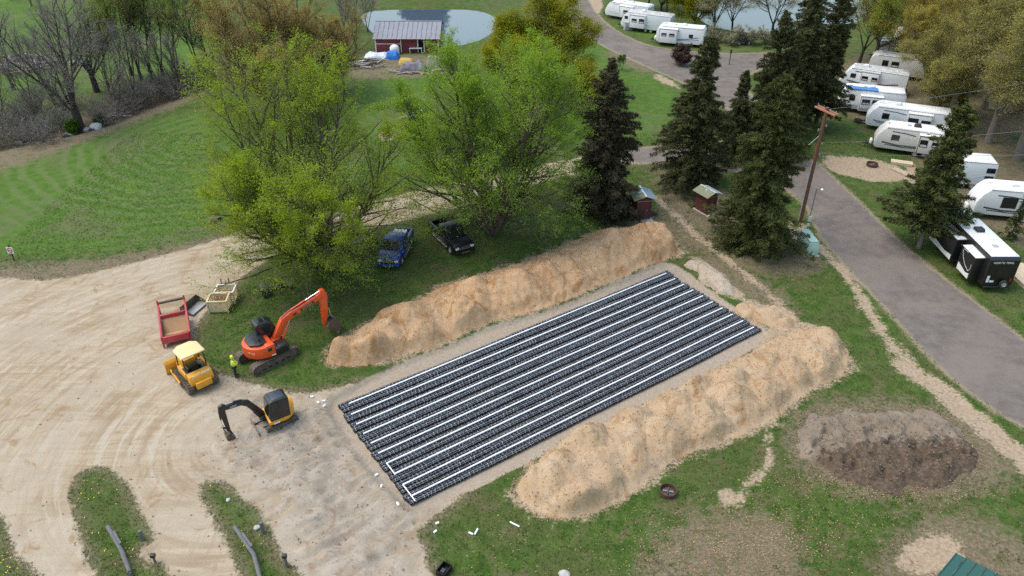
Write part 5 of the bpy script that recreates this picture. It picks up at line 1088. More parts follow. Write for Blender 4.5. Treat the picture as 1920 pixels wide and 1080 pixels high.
text('35', .16, LETW, mx_, Matrix.Translation((-.35, .80, .72)) @ Matrix.Rotation(R(190), 4, 'Z') @ Matrix.Rotation(R(90), 4, 'X'))
boom = prism_part('boom', [(.75, .70), (1.02, .72), (1.75, 1.98), (2.05, 2.20), (3.12, 2.28), (3.28, 2.42), (3.16, 2.60), (2.9, 2.56), (1.92, 2.52), (1.52, 2.32), (.74, 1.02)], -.42, -.22, BLKP, mx_, .02)
m = MB(); m.prism([(2.15, 2.29), (2.85, 2.33), (2.84, 2.45), (2.14, 2.41)], -.218, -.212); m.build('name_panel', LETD, boom)
text('DEERE', .14, LETW, boom, Matrix(((-1, 0, 0, 2.5), (0, 0, 1, -.210), (-.03, 1, 0, 2.37), (0, 0, 0, 1))))
stick = prism_part('stick', [(3.02, 2.25), (2.92, 2.62), (3.12, 2.78), (3.38, 2.66), (3.42, 2.35), (3.22, .62), (3.06, .56), (3.0, .72)], -.41, -.23, BLKP, mx_, .02)
cylinder(mx_, (1.05, .62), (1.72, 1.95), .055, -.32, BLKP, .5); cylinder(mx_, (1.95, 2.56), (2.98, 2.72), .055, -.32, BLKP, .5, 'arm_cylinder'); cylinder(mx_, (3.40, 2.3), (3.42, .95), .05, -.32, BLKP, .5, 'bucket_cylinder')
m = MB(); m.beam((3.42, -.32, .95), (3.10, -.32, .75), .16, .05); m.beam((3.42, -.32, .95), (3.30, -.32, .45), .14, .05); m.build('linkage', BLKP, mx_)
bucket(mx_, TRS((3.10, -.32, .55), (0, R(60), 0)), .55, .58, WORN, 4)
m = MB(); m.box(.55, 1.0, -.55, -.1, .5, .8); m.build('swing_post', BLKP, mx_, bevel=.03)
m = MB(); m.prism([(1.55, .05), (1.62, .05), (1.58, .20), (1.64, .40), (1.56, .42), (1.50, .2)], -.85, .85); m.build('dozer_blade', WORN, mx_)
for s in (.35, -.35):
    m = MB(); m.beam((.6, s, .3), (1.55, s, .22), .08, .1); m.build('blade_arm', BLKP, mx_)
# ---- red hopper frame, loose bucket, attachments ------------------------
REDP = M('faded_red_paint', (.42, .035, .05), .5, var=.15, dirt=.4, dirtcol=(.45, .16, .14), scale=3); RUSTP = M('rusty_plate', (.30, .16, .07), .75, var=.3, scale=2.5, dirt=.5, dirtcol=(.16, .12, .09))
q0, q1 = G(306, 659), G(368, 641); q2 = G(297, 590)
pr_ = (Vector(G(308, 655))+Vector(G(366, 640))+Vector(G(299, 585))+Vector(G(347, 577)))/4; hr = R(114)
rd = thing('steel_hopper', 'faded red steel hopper frame with rusty tray on the sand lot', 'hopper', (pr_.x, pr_.y, 0), hr)
Lr, Wr = 2.45, .98
for s in (1, -1):
    m = MB(); m.beam((-Lr, s*Wr, .85), (Lr, s*Wr, .85), .14, .18); m.build('side_rail', REDP, rd, bevel=.015)
    for x in (-Lr+.07, .55, Lr-.1):
        m = MB(); m.box(x-.07, x+.07, s*Wr-.06, s*Wr+.06, 0, .76+(.5 if x > Lr-.2 else 0)); m.build('post', REDP, rd, bevel=.01)
    m = MB(); m.box(-Lr+.14, .5, s*(Wr-.09)-.015, s*(Wr-.09)+.015, .1, .8); m.build('side_plate', RUSTP, rd)
for x, z, hh_, mt in ((-Lr, .62, .50, REDP), (.58, .78, .26, REDP), (Lr-.1, .98, .12, WORN)):
    m = MB(); m.box(x-.08, x+.08, -Wr+.08, Wr-.08, z-hh_/2, z+hh_/2+.05); m.build('cross_beam', mt, rd, bevel=.015)
m = MB(); m.prism([(-Lr+.15, .42), (-Lr+.15, .38), (-1.0, .18), (.5, .62), (.5, .66), (-1.0, .22)], -Wr+.12, Wr-.12); m.build('tray', RUSTP, rd)
m = MB(); m.box(-1.5, -1.2, -.8, .85, .25, .38); m.build('dirt_load', ORANGE, rd)
pb = G(366, 578); t = thing('loader_bucket', 'loose grey steel loader bucket lying open beside the red frame', 'bucket', (pb.x, pb.y, .02), R(-18))
pr = [(-.55, .0), (-.62, .55), (-.45, .62), (-.42, .08), (.55, .05), (.58, .0)]
m = MB(); m.prism([(x, z) for x, z in pr], -.95, .95); m.build('shell', WORN, t)
for s in (1, -1):
    m = MB(); m.prism([(-.6, .02), (-.6, .6), (-.2, .5), (.55, .06)], s*.95-.02, s*.95+.02); m.build('side_plate', WORN, t)
m = MB(); m.box(-.38, .52, -.9, .9, .055, .075); m.build('worn_floor', SHINY, t)
LUM = M('crate_pine', (.62, .50, .30), .8, var=.15, scale=4); LUMW = M('crate_white_pine', (.72, .68, .60), .8, var=.1, scale=4); TERR = M('terracotta_parts', (.34, .16, .07), .7, var=.3)
def crate(px, py, rz, label, topm, fill):
    p = G(px, py); t = thing('wooden_crate', label, 'crate', (p.x, p.y, .0), R(rz), 'slatted wooden crates on the grass edge'); w, d, h = .72, .58, 1.0
    for k in range(5):
        z = .12+k*.19
        for s in (1, -1):
            m = MB(); m.box(-w, w, s*d-.015, s*d+.015, z, z+.12); m.build('slat', LUM, t); m = MB(); m.box(s*w-.015, s*w+.015, -d+.02, d-.02, z+.005, z+.115); m.build('slat', LUM, t)
    for sx in (1, -1):
        for sy in (1, -1):
            m = MB(); m.box(sx*(w+.02)-.05, sx*(w+.02)+.05, sy*(d+.02)-.05, sy*(d+.02)+.05, 0, h+.06); m.build('corner_post', LUM, t)
    for s in (1, -1):
        m = MB(); m.box(-w-.08, w+.08, s*(d+.02)-.06, s*(d+.02)+.06, h+.06, h+.12); m.build('top_rail', topm, t); m = MB(); m.box(s*(w+.02)-.06, s*(w+.02)+.06, -d+.05, d-.05, h+.062, h+.115); m.build('top_rail', topm, t)
    m = MB(); m.beam((-w, -d-.04, .95), (w, -d-.04, .15), .02, .12); m.build('brace', LUM, t)
    m = MB(); m.box(-w+.03, w-.03, -d+.03, d-.03, .04, .1); m.build('floor', LUM, t)
    return t, p
rr = random.Random(3)
t, p = crate(414, 579, 4, 'pine crate holding brown rings, nearer of the two slatted crates', LUM, True)
for k in range(9):
    a = MB(); n = 12; ring = [(.17*math.cos(2*math.pi*i/n), .17*math.sin(2*math.pi*i/n), 0) for i in range(n+1)]
    a.tube(ring, .045, 5); o = a.build('clay_ring', TERR); X = Vector((rr.uniform(-.45, .45), rr.uniform(-.32, .32), .2+.09*k)); c_, s_ = math.cos(R(4)), math.sin(R(4))
    o.location = (p.x+X.x*c_-X.y*s_, p.y+X.x*s_+X.y*c_, X.z); o.rotation_euler = (rr.uniform(-.5, .5), rr.uniform(-.5, .5), 0)
    tag(o, 'brown ring piled inside the nearer slatted crate', 'ring', 'brown rings in the near crate')
t, p = crate(427, 562, 4, 'pine crate with a white top rim, farther of the two slatted crates', LUMW, False)
o = MB().cyl((p.x-.2, p.y, .12), (p.x-.1, p.y+.1, .72), .17, n=12).build('clay_pipe', TERR); tag(o, 'short brown clay pipe standing inside the white-rimmed crate', 'pipe')
pk = G(424, 537); t = thing('hitch_frame', 'small dark steel hitch frame behind the white-rimmed crate', 'hitch', (pk.x, pk.y, 0), .2)
m = MB(); m.beam((-.5, 0, .3), (.5, 0, .3), .1, .1); m.beam((-.3, 0, .05), (-.3, 0, .8), .08, .08); m.beam((.3, 0, .05), (.3, 0, .8), .08, .08); m.build('frame', WORN, t); m = MB(); m.beam((0, -.4, .1), (0, .3, .4), .1, .08); m.build('tongue', WORN, t)
pa = G(512, 548); t = thing('trencher_attachment', 'black trencher attachment lying on the grass under the yellow-green maple', 'attachment', (pa.x, pa.y, 0), R(33))
m = MB(); m.box(-.95, -.35, -.45, .45, .1, .75); m.build('mount_frame', BLKP, t, bevel=.03)
for s in (.22, -.22):
    m = MB(); m.beam((-.5, s, .45), (1.4, s, .30), .12, .14); m.build('arm', BLKP, t, bevel=.01)
m = MB(); m.cyl((-.75, -.5, .62), (-.75, .5, .62), .14); m.build('motor', BLKP, t)
for s in (.55, -.55):
    m = MB(); m.cyl((-.7, s-.08, .25), (-.7, s+.08, .25), .25, n=14); m.build('wheel', TYRE, t)
m = MB(); m.box(1.25, 1.5, -.4, .4, .05, .42); m.build('end_plate', WORN, t, bevel=.02)
# ---- pickups --------------------------------------------------------------
def pickup(label, px, py, h, paint, load=None):
    p = G(px, py); t = thing('pickup_truck', label, 'pickup truck', (p.x, p.y, 0), R(h)); w = .98
    low = [(-2.85, .62), (-2.85, 1.12), (-.95, 1.14), (1.25, 1.16), (1.45, 1.20), (2.55, 1.10), (2.78, .98), (2.82, .55), (2.55, .42), (2.32, .42)]
    for cx in (1.75,): low += [(cx+.52*math.cos(a), .40+.52*math.sin(a)) for a in np.linspace(.1, math.pi-.1, 9)]
    low += [(1.15, .40), (-1.05, .40)]
    for cx in (-1.65,): low += [(cx+.52*math.cos(a), .40+.52*math.sin(a)) for a in np.linspace(.1, math.pi-.1, 9)]
    low += [(-2.25, .45)]
    m = MB(); m.prism(low, -w, -w+.30); m.prism(low, w-.30, w); m.box(-.98, 2.30, -w+.3, w-.3, .5, 1.13); m.box(-2.8, -.95, -w+.3, w-.3, .5, .72); m.box(-2.85, -2.72, -w+.02, w-.02, .62, 1.12); m.build('body', paint, t, bevel=.035)
    m = MB(); m.prism([(1.3, 1.13), (1.3, 1.24), (1.6, 1.26), (2.5, 1.17), (2.72, 1.05), (2.72, .98)], -w+.10, w-.10); m.build('hood', paint, t, bevel=.04)
    m = MB(); m.prism([(-1.0, 1.12), (-.82, 1.78), (-.62, 1.87), (.55, 1.87), (.75, 1.80), (1.42, 1.20), (1.42, 1.12)], -w+.12, w-.12); cabo = m.build('cab', paint, t, bevel=.05)
    for s in (1, -1):
        y0, y1 = sorted((s*(w-.118), s*(w-.105)))
        m = MB(); m.prism([(-.72, 1.22), (-.66, 1.68), (-.08, 1.74), (-.08, 1.22)], y0, y1); m.build('side_window', GLASS, cabo); m = MB(); m.prism([(.02, 1.22), (.02, 1.74), (.55, 1.74), (1.08, 1.28), (1.08, 1.22)], y0, y1); m.build('side_window', GLASS, cabo)
        m = MB(); m.box(.85, 1.05, *sorted((s*(w+.02), s*(w+.22))), 1.18, 1.40); m.build('mirror', FRAME, t, bevel=.03)
        m = MB(); m.box(2.66, 2.835, *sorted((s*.55, s*.90)), .80, .99); m.build('headlight', M('headlight_glass', (.55, .56, .55), .1), t, bevel=.02)
        m = MB(); m.box(-1.0, 1.15, *sorted((s*(w-.02), s*(w+.10))), .34, .40); m.build('running_board', SHINY, t, bevel=.01)
        m = MB(); m.box(-2.86, -2.84, *sorted((s*.78, s*.95)), .75, 1.08); m.build('tail_light', M('tail_red', (.35, .02, .02), .3), t)
        for cx in (1.75, -1.65): add_wheel(t, (cx, s*(w-.14), .40), .40, .27)
        m = MB(); m.beam((-.9, s*(w-.08), 1.16), (-2.8, s*(w-.08), 1.15), .10, .04); m.build('bed_rail', FRAME, t)
    m = MB(); X = Matrix.Translation((1.12, 0, 1.52)) @ Matrix.Rotation(R(41), 4, 'Y'); m.box(-.42, .42, -w+.24, w-.24, .035, .05, X=X); m.build('windscreen', GLASS, cabo); m = MB(); m.box(-.945, -.90, -.6, .6, 1.3, 1.7); m.build('rear_window', GLASS, cabo)
    m = MB(); m.box(2.78, 2.84, -.52, .52, .70, .98); g_ = m.build('grille', FRAME, t, bevel=.01); m = MB(); m.box(2.84, 2.855, -.5, .5, .81, .86); m.box(2.84, 2.855, -.53, .53, .955, .985); m.build('grille_bar', SHINY, g_)
    m = MB(); m.box(2.72, 2.95, -w+.02, w-.02, .45, .66); m.build('front_bumper', paint, t, bevel=.04); m = MB(); m.box(2.951, 2.965, -.42, .42, .46, .53); m.build('bumper_trim', SHINY, t); m = MB(); m.box(-3.0, -2.86, -w+.05, w-.05, .48, .66); m.build('rear_bumper', SHINY, t, bevel=.03)
    m = MB(); m.box(-2.70, -1.0, -w+.31, w-.31, .722, .735); m.build('bed_liner', CHASSIS, t)
    if load:
        m = MB(); m.box(-2.1, -1.15, -.6, .55, .74, 1.38); o = m.build('tool_box', load, t, bevel=.05)
    return t
BLKT = M('black_truck_paint', (.006, .006, .008), .3, var=.1, coat=.15); BLUT = M('blue_truck_paint', (.012, .04, .22), .3, var=.1, coat=.15)
_t0 = (G(812, 430)+G(852, 485))/2
pickup('black pickup truck facing the berm, half under the bright green maple', 846, 455, -60, BLKT)
pickup('blue pickup truck facing the berm, under the edge of the yellow-green maple', 744, 476, -97, BLUT, WHITE)
pu = G(668, 462); t = thing('flatbed_trailer', 'small dark flatbed trailer half hidden beneath the yellow-green maple', 'trailer', (pu.x, pu.y, 0), R(40))
m = MB(); m.box(-1.5, 1.5, -.85, .85, .48, .56); m.build('deck', WORN, t); m = MB(); m.beam((1.5, 0, .48), (2.6, 0, .42), .1, .1); m.box(1.42, 1.5, -.85, .85, .56, .95); m.build('tongue', CHASSIS, t)
for s in (1, -1):
    add_wheel(t, (-.2, s*.98, .32), .32, .2); m = MB(); m.box(-1.5, 1.5, s*.85-.03, s*.85+.03, .56, .9); m.build('side_rail', CHASSIS, t)
# ================================================================ BUILDINGS AND SMALL THINGS
REDB = M('barn_red', (.20, .035, .035), .8, var=.2, scale=2, dirt=.4, dirtcol=(.13, .05, .05)); TRIMW = M('white_trim', (.72, .71, .70), .7, var=.08)
TIN = M('barn_tin', (.22, .235, .27), .6, metal=.0, var=.14, dirt=.45, dirtcol=(.22, .17, .16), scale=1.3); TINR = M('rust_streak', (.17, .13, .13), .7, var=.3, scale=4)
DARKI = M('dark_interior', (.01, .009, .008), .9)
bx0, bx1, by0, by1 = -21.2, -11.5, 121.6, 129.6; hw, hr_ = 2.35, 3.75; bm_ = (by0+by1)/2
barn = thing('red_barn', 'long red barn with a streaked tin roof in front of the pond', 'barn', ((bx0+bx1)/2, bm_, 0)); Lb = (bx1-bx0)/2; Db = (by1-by0)/2
def wallbox(x0, x1, y0, y1, z0, z1, nm='wall_panel', mt=REDB, par=None): m = MB(); m.box(x0, x1, y0, y1, z0, z1); return m.build(nm, mt, par or barn)
for (a, b) in ((-Lb, -1.0), (-.9, 1.75), (2.62, Lb)):
    n = max(2, int((b-a)/.42)); w_ = (b-a)/n
    for i in range(n): wallbox(a+i*w_+.012, a+(i+1)*w_-.012, -Db-.02-.006*(i % 2), -Db+.08, .05, hw, 'board')
wallbox(-Lb, Lb, Db-.1, Db, 0, hw); wallbox(-Lb, -Lb+.1, -Db+.08, Db-.1, 0, hw); wallbox(Lb-.1, Lb, -Db+.08, Db-.1, 0, hw)
for s in (1, -1):
    m = MB(); m.prism([(-Db, hw), (Db, hw), (0, hr_-.06)], s*Lb-.05, s*Lb+.05, ax='x'); m.build('gable', REDB, barn)
wallbox(1.75, 2.62, -Db+.4, -Db+.45, 0, hw, 'doorway_shade', DARKI)  # near-black sheet set in the open door, painted as the shade inside
for x in (-Lb-.03, -.95, 1.68, 2.66, Lb+.03): wallbox(x-.07, x+.07, -Db-.06, -Db-.028, .0, hw, 'trim_post', TRIMW)
wallbox(-Lb+.06, -1.04, -Db-.055, -Db-.030, 1.28, 1.38, 'trim_strip', TRIMW); wallbox(2.75, Lb-.06, -Db-.055, -Db-.030, 1.28, 1.38, 'trim_strip', TRIMW)
n = 14; ov = .55; sl = (hr_-hw)/(Db)
rr = random.Random(12)
for s in (1, -1):
    for i in range(n):
        w_ = (2*Lb+.8)/n; x0 = -Lb-.4+i*w_; dz = rr.uniform(0, .02); y_e = -s*(Db+ov); ze = hw-ov*sl
        m = MB(); X = None
        m.add([(x0+.02, y_e, ze+dz), (x0+w_-.02, y_e, ze+dz), (x0+w_-.02, 0, hr_+dz), (x0+.02, 0, hr_+dz), (x0+.02, y_e, ze+dz+.04), (x0+w_-.02, y_e, ze+dz+.04), (x0+w_-.02, 0, hr_+dz+.04), (x0+.02, 0, hr_+dz+.04)],
              [(0, 1, 2, 3), (4, 5, 6, 7), (0, 1, 5, 4), (1, 2, 6, 5), (2, 3, 7, 6), (3, 0, 4, 7)]); po = m.build('roof_panel', TIN, barn)
        for a, b in ((rr.uniform(0, .15), rr.uniform(.28, .45)), (rr.uniform(.5, .6), rr.uniform(.75, .98))):
            ya, yb = y_e*(1-a), y_e*(1-b); za, zb = ze+(hr_-ze)*a+.045+dz, ze+(hr_-ze)*b+.045+dz
            m = MB(); m.beam((x0+.05, ya, za), (x0+.05, yb, zb), rr.uniform(.05, .13), .03); m.build('rust_seam', TINR, po)
m = MB(); m.beam((-Lb-.4, 0, hr_+.06), (Lb+.4, 0, hr_+.06), .25, .06); m.build('ridge_cap', TIN, barn)
# things in front of the barn
BLUE = M('blue_tarp', (.02, .16, .52), .45, var=.3, scale=2); GTARP = M('pale_tarp', (.58, .62, .66), .5, var=.15); PURP = M('purple_grey_tarp', (.16, .135, .17), .7, var=.3, scale=2); YTARP = M('yellow_tarp', (.45, .30, .05), .7, var=.3)
PLANKG = M('old_grey_plank', (.30, .27, .24), .85, var=.3, scale=3); PLANKW = M('painted_plank', (.62, .61, .58), .8, var=.15)
def heap_mesh(name, px0, px1, py, dep, h, mat, label, cat, seed, kind=None):
    a, b = G(px0, py), G(px1, py); n, k = 26, 14; rs_ = np.random.RandomState(seed); Lh = (b-a).length
    xs = np.linspace(-Lh/2, Lh/2, n); ys = np.linspace(-dep/2, dep/2, k); X_, Y_ = np.meshgrid(xs, ys)
    e = np.clip(np.minimum(1-np.abs(X_)/(Lh/2), 1.0)*3, 0, 1)**.5*np.clip((1-np.abs(Y_)/(dep/2))*2.2, 0, 1)**.6
    Z_ = h*e*(.6+.8*vnoise(X_*1.1+seed, Y_*1.1, seed))+.18*h*(np.abs(vnoise(X_*3.2, Y_*2.4+seed, seed+1)-.5))*(e > .02)
    ids = np.arange(n*k).reshape(k, n); F = np.stack([ids[:-1, :-1], ids[:-1, 1:], ids[1:, 1:], ids[1:, :-1]], -1).reshape(-1, 4)
    o = link_mesh(name, np_mesh(name, np.stack([X_, Y_, Z_], -1).reshape(-1, 3), F, mat, smooth=False)); c = (a+b)/2; o.location = (c.x, c.y, 0); return tag(o, label, cat)
heap_mesh('tarp_heap', 724, 748, 109, 1.8, .85, BLUE, 'crumpled bright blue tarp heap left of the barn door', 'tarp', 3)
heap_mesh('tarp_heap', 684, 728, 105, 2.4, .5, GTARP, 'pale sheet-covered stack beside the blue tarp', 'tarp', 5)
heap_mesh('tarp_heap', 748, 776, 118, 2.2, .6, YTARP, 'yellow crumpled tarp in front of the barn', 'tarp', 8)
heap_mesh('tarp_heap', 750, 800, 131, 3.0, 1.0, PURP, 'purple-grey tarp over a scrap heap in front of the barn', 'tarp', 11)
heap_mesh('scrap_heap', 798, 838, 124, 2.6, 1.3, PLANKG, 'grey firewood heap on a low rack right of the purple tarp', 'wood pile', 14)
def sticks(px0, px1, py, dep, n, Ls, mats, label, cat, seed, hgt=.6, name='lumber_pile', r=.07):
    a, b = G(px0, py), G(px1, py); c = (a+b)/2; t = thing(name, label, cat, (c.x, c.y, gz(c.x, c.y))); q = random.Random(seed); W2 = (b-a).length/2
    for i in range(n):
        x, y, z = q.uniform(-W2, W2), q.uniform(-dep/2, dep/2), q.uniform(.06, hgt); an = q.gauss(.3, .55); l = Ls*q.uniform(.5, 1.1)/2
        d = Vector((math.cos(an), math.sin(an), q.uniform(-.12, .12)))*l; w = q.uniform(.6, 1.5)*r
        m = MB(); m.beam(Vector((x, y, z))-d, Vector((x, y, z))+d, w*2, w); m.build('plank', q.choice(mats), t)
    return t
sticks(662, 712, 122, 4.5, 26, 3.6, [PLANKG, PLANKW, PLANKG, DARKI], 'pile of old grey and white boards left of the barn', 'lumber pile', 2)
sticks(728, 842, 136, 2.0, 22, 2.6, [PLANKG, WOODP, PLANKG], 'loose boards strewn along the front of the tarp heaps', 'lumber pile', 4, .3)
sticks(-30, 78, 128, 8, 60, 4.5, [PLANKG, PLANKW, PLANKG, WOOD], 'long brush and log pile on the far left field', 'log pile', 6, 1.0, 'log_pile', .10)
sticks(60, 120, 121, 6, 36, 4, [PLANKG, WOOD, PLANKG], 'grey brush pile behind the bare forked tree', 'log pile', 7, 1.0, 'log_pile', .09)
sticks(205, 245, 208, 1.4, 12, 1.6, [PLANKG, PLANKW], 'pale sticks lying along the ditch edge', 'log pile', 9, .3, 'log_pile', .05)
p = G(741, 100); t = thing('white_cart', 'white domed tank leaning on the barn wall by the blue tarp', 'tank', (p.x, p.y-.3, 0)); m = MB(); m.lathe([(0, 0), (.72, 0), (.75, .9), (.6, 1.25), (.3, 1.42), (0, 1.46)], 16); m.build('shell', TRIMW, t)
p = G(780, 99); t = thing('white_table', 'narrow white table in front of the barn door', 'table', (p.x, p.y, 0)); m = MB(); m.box(-1.0, 1.0, -.35, .35, .70, .76); m.build('table_top', TRIMW, t)
for sx in (.9, -.9):
    for sy in (.28, -.28): m = MB(); m.box(sx-.04, sx+.04, sy-.04, sy+.04, 0, .70); m.build('leg', TRIMW, t)
BOULD = M('pale_boulder', (.42, .41, .39), .85, var=.2, scale=4); DBOULD = M('dark_boulder', (.06, .055, .06), .85, var=.3)
def rock(px, py, r, mat, label, seed, group=None):
    bm = bmesh.new(); bmesh.ops.create_icosphere(bm, subdivisions=2, radius=r); q = random.Random(seed)
    for v in bm.verts: v.co *= 1+q.uniform(-.22, .18); v.co.z *= .7
    me = bpy.data.meshes.new('boulder'); bm.to_mesh(me); bm.free(); me.materials.append(mat); o = link_mesh('boulder', me); p = G(px, py); o.location = (p.x, p.y, gz(p.x, p.y)+r*.25); return tag(o, label, 'boulder', group)
for i, (px, py, r, mt) in enumerate([(160, 236, .5, BOULD), (168, 234, .5, DBOULD), (178, 234, .8, BOULD), (172, 237, .45, DBOULD), (128, 247, .5, BOULD), (122, 250, .45, DBOULD)]):
    rock(px, py, r, mt, ['pale boulder left of the dark one under the largest bare tree', 'dark boulder between two pale ones under the bare tree', 'largest pale boulder under the largest bare tree', 'small dark boulder in front of the pale ones', 'pale boulder left of the small green ditch bush', 'dark boulder beside the green ditch bush'][i], i)
for i, px in enumerate((136, 146, 152, 165)): rock(px, 120, .6, BOULD if i % 2 == 0 else DBOULD, 'boulder in the row behind the bare forked tree', 20+i, 'row of boulders by the log pile')
rock(404, 412, .55, M('grey_stump', (.13, .10, .08), .9), 'dark stump on the lawn left of the yellow-green maple', 30)
# chair on the lawn, post near sapling
def lawn_chair(px, py, rz, label):
    p = G(px, py); t = thing('lawn_chair', label, 'chair', (p.x, p.y, 0), rz)
    for i in range(5): m = MB(); m.box(-.3+i*.13, -.3+i*.13+.10, -.3, .3, .34-.02*i, .37-.02*i); m.build('seat_slat', TRIMW, t)
    for i in range(5): m = MB(); m.beam((-.30, -.26+i*.13, .32), (-.72, -.26+i*.13, 1.05), .10, .025); m.build('back_slat', TRIMW, t)
    for s in (1, -1): m = MB(); m.box(-.4, .4, s*.36-.06, s*.36+.06, .55, .58); m.build('armrest', TRIMW, t); m = MB(); m.box(.25, .33, s*.34-.03, s*.34+.03, 0, .55); m.beam((.3, s*.3, .3), (-.55, s*.3, .0), .05, .08); m.build('leg', TRIMW, t)
lawn_chair(774, 221, 2.6, 'white slatted lawn chair on the grass between the maples'); lawn_chair(789, 212, 1.0, 'white lawn chair farther back beside the bright green maple')
sticks(752, 766, 221, .8, 7, 1.4, [PLANKG, WOODP], 'little heap of pale sticks beside the white lawn chair', 'stick pile', 15, .2, 'stick_pile', .03)
# outhouses
SHING = M('mossy_shingle', (.20, .215, .15), .85, var=.25, scale=2.5, dirt=.6, dirtcol=(.26, .23, .07)); SHINB = M('blue_grey_shingle', (.25, .30, .32), .8, var=.15, dirt=.3, dirtcol=(.22, .23, .12)); FLASH = M('bright_flashing', (.66, .72, .76), .35, metal=.3); RED2 = M('outhouse_red', (.105, .030, .028), .8, var=.25, scale=4, dirt=.3, dirtcol=(.07, .03, .03)); CONC = M('concrete_pad', (.42, .40, .37), .9, var=.15)
def outhouse(px, py, rz, label, sc=1.):
    p = G(px, py); t = thing('outhouse', label, 'outhouse', (p.x, p.y, gz(p.x, p.y)), R(rz), 'red outhouses with mossy gable roofs'); w, d, h = .72, .88, 2.05
    m = MB(); m.box(-w+.02, w-.02, -d+.02, d-.02, .05, h); m.build('wall_core', RED2, t)
    for i in range(8):
        x = -w+i*w/4
        for s in (1, -1): m = MB(); m.box(x+.008, x+w/4-.008, *sorted((s*d, s*(d+.02+.006*(i % 2)))), .06, h+(.0 if abs(i-3.5) > 2 else .1)); m.build('board', RED2, t)
    for i in range(9):
        y = -d+i*2*d/9
        for s in (1, -1): m = MB(); m.box(*sorted((s*w, s*(w+.02+.006*(i % 2)))), y+.008, y+2*d/9-.008, .06, h); m.build('board', RED2, t)
    for s in (1, -1): m = MB(); m.prism([(-w, h), (w, h), (0, h+.50)], s*d-.03, s*d+.03); m.build('gable', RED2, t)
    m = MB(); m.box(-w-.03, w+.03, -d-.05, -d-.03, h-.08, h+.0); m.build('lintel_trim', M('faded_trim', (.30, .20, .17), .8), t)
    m = MB(); m.box(-.36, .36, -d-.045, -d-.028, .12, 1.9); dr = m.build('door', RED2, t); m = MB(); m.box(.24, .30, -d-.08, -d-.045, .95, 1.1); m.build('handle', STEELG, dr)
    for s in (1, -1):
        m = MB(); m.add([(0, -d-.35, h+.56), (0, d+.35, h+.56), (s*(w+.42), d+.35, h+.16), (s*(w+.42), -d-.35, h+.16), (0, -d-.35, h+.60), (0, d+.35, h+.60), (s*(w+.42), d+.35, h+.20), (s*(w+.42), -d-.35, h+.20)], [(0, 1, 2, 3), (4, 5, 6, 7), (0, 1, 5, 4), (1, 2, 6, 5), (2, 3, 7, 6), (3, 0, 4, 7)]); ro = m.build('roof', SHING if s < 0 else SHINB, t)
        for k in range(4):
            a = (k+.9)/5; b_ = a+.02; xa = s*(w+.42)*a; za = h+.605-.40*a
            m = MB(); m.beam((xa, -d-.35, za), (xa, d+.35, za), .035, .02); m.build('shingle_course', SHING if s < 0 else SHINB, ro)
    m = MB(); m.beam((0, -d-.36, h+.615), (0, d+.36, h+.615), .16, .05); m.build('ridge_flashing', FLASH, t); m = MB(); m.cyl((-.16, .1, h+.45), (-.16, .1, h+.98), .055); m.beam((-.05, .0, h+.61), (-.42, -.05, h+.46), .07, .03); m.build('vent_pipe', FLASH, t)
    m = MB(); m.box(-w-.18, w+.18, -d-.5, d+.15, -.05, .045); m.build('concrete_base', CONC, t)
    t.scale = (sc, sc, sc); return t
outhouse(1201, 404, 8, 'red outhouse behind the right end of the orange berm', .98); outhouse(1322, 394, 30, 'red outhouse tucked under the full-skirted spruce', .88)
# utility pole, lamp, transformer cabinet
POLE = M('red_brown_pole', (.165, .072, .040), .85, var=.25, scale=3); ARM = M('crossarm_wood', (.40, .17, .10), .8, var=.2); CABLE = M('black_cable', (.02, .02, .02), .6)
pp = G(1500, 415); top = Vector((pp.x+.12, pp.y+.0, 11.3))
t = thing('utility_pole', 'tall red-brown wooden utility pole with double crossarm beside the road', 'utility pole', (pp.x, pp.y, 0)); l_ = lambda v: Vector(v)-Vector((pp.x, pp.y, 0))
m = MB(); m.cyl((0, 0, -.1), l_(top), .21, .15, n=12); m.build('pole', POLE, t)
ad = Vector((.87, -2.01, 0)).normalized(); sd = Vector((-ad.y, ad.x, 0))
for s in (1, -1):
    c = l_(top)+Vector((0, 0, -.3))+sd*s*.20; m = MB(); m.beam(c-ad*1.25, c+ad*1.25, .11, .14); m.build('crossarm', ARM, t)
for k in (-1.1, -.4, .4, 1.1):
    c = l_(top)+Vector((0, 0, -.2))+ad*k; m = MB(); m.cyl(c, c+Vector((0, 0, .22)), .05, .03, n=8); m.build('insulator', STEELG, t)
for z, o_ in ((9.6, .28), (9.2, -.35), (7.9, .3), (6.9, .3)): c = Vector((.1*z/11, 0, z)); m = MB(); m.cyl(c, c+Vector((o_, -.1, .05)), .03, n=6); m.cyl(c+Vector((o_, -.1, -.08)), c+Vector((o_, -.1, .15)), .05, n=8); m.build('bracket', STEELG, t)
m = MB(); m.cyl((-.21, -.12, .1), (-.16, -.12, 6.2), .055, n=8); m.build('conduit', M('grey_conduit', (.34, .34, .37), .5), t)
m = MB(); m.beam((.1, 0, 8.8), (-.85, -.1, 7.8), .05, .05); m.build('cutout_arm', STEELG, t)
def wire(a, b, sag, label, r=.011):
    pts = [Vector(a)+(Vector(b)-Vector(a))*(i/16)-Vector((0, 0, sag*4*(i/16)*(1-i/16))) for i in range(17)]; m = MB(); m.tube(pts, r, 4); tag(m.build('overhead_wire', M('grey_cable', (.30, .30, .31), .5), smooth=0), label, 'wire', 'overhead wires from the utility pole')
wire(l_(top)*0+Vector((pp.x+.15, pp.y, 7.0)), (62, 66, 7.6), .6, 'lowest grey overhead wire running right from the utility pole')
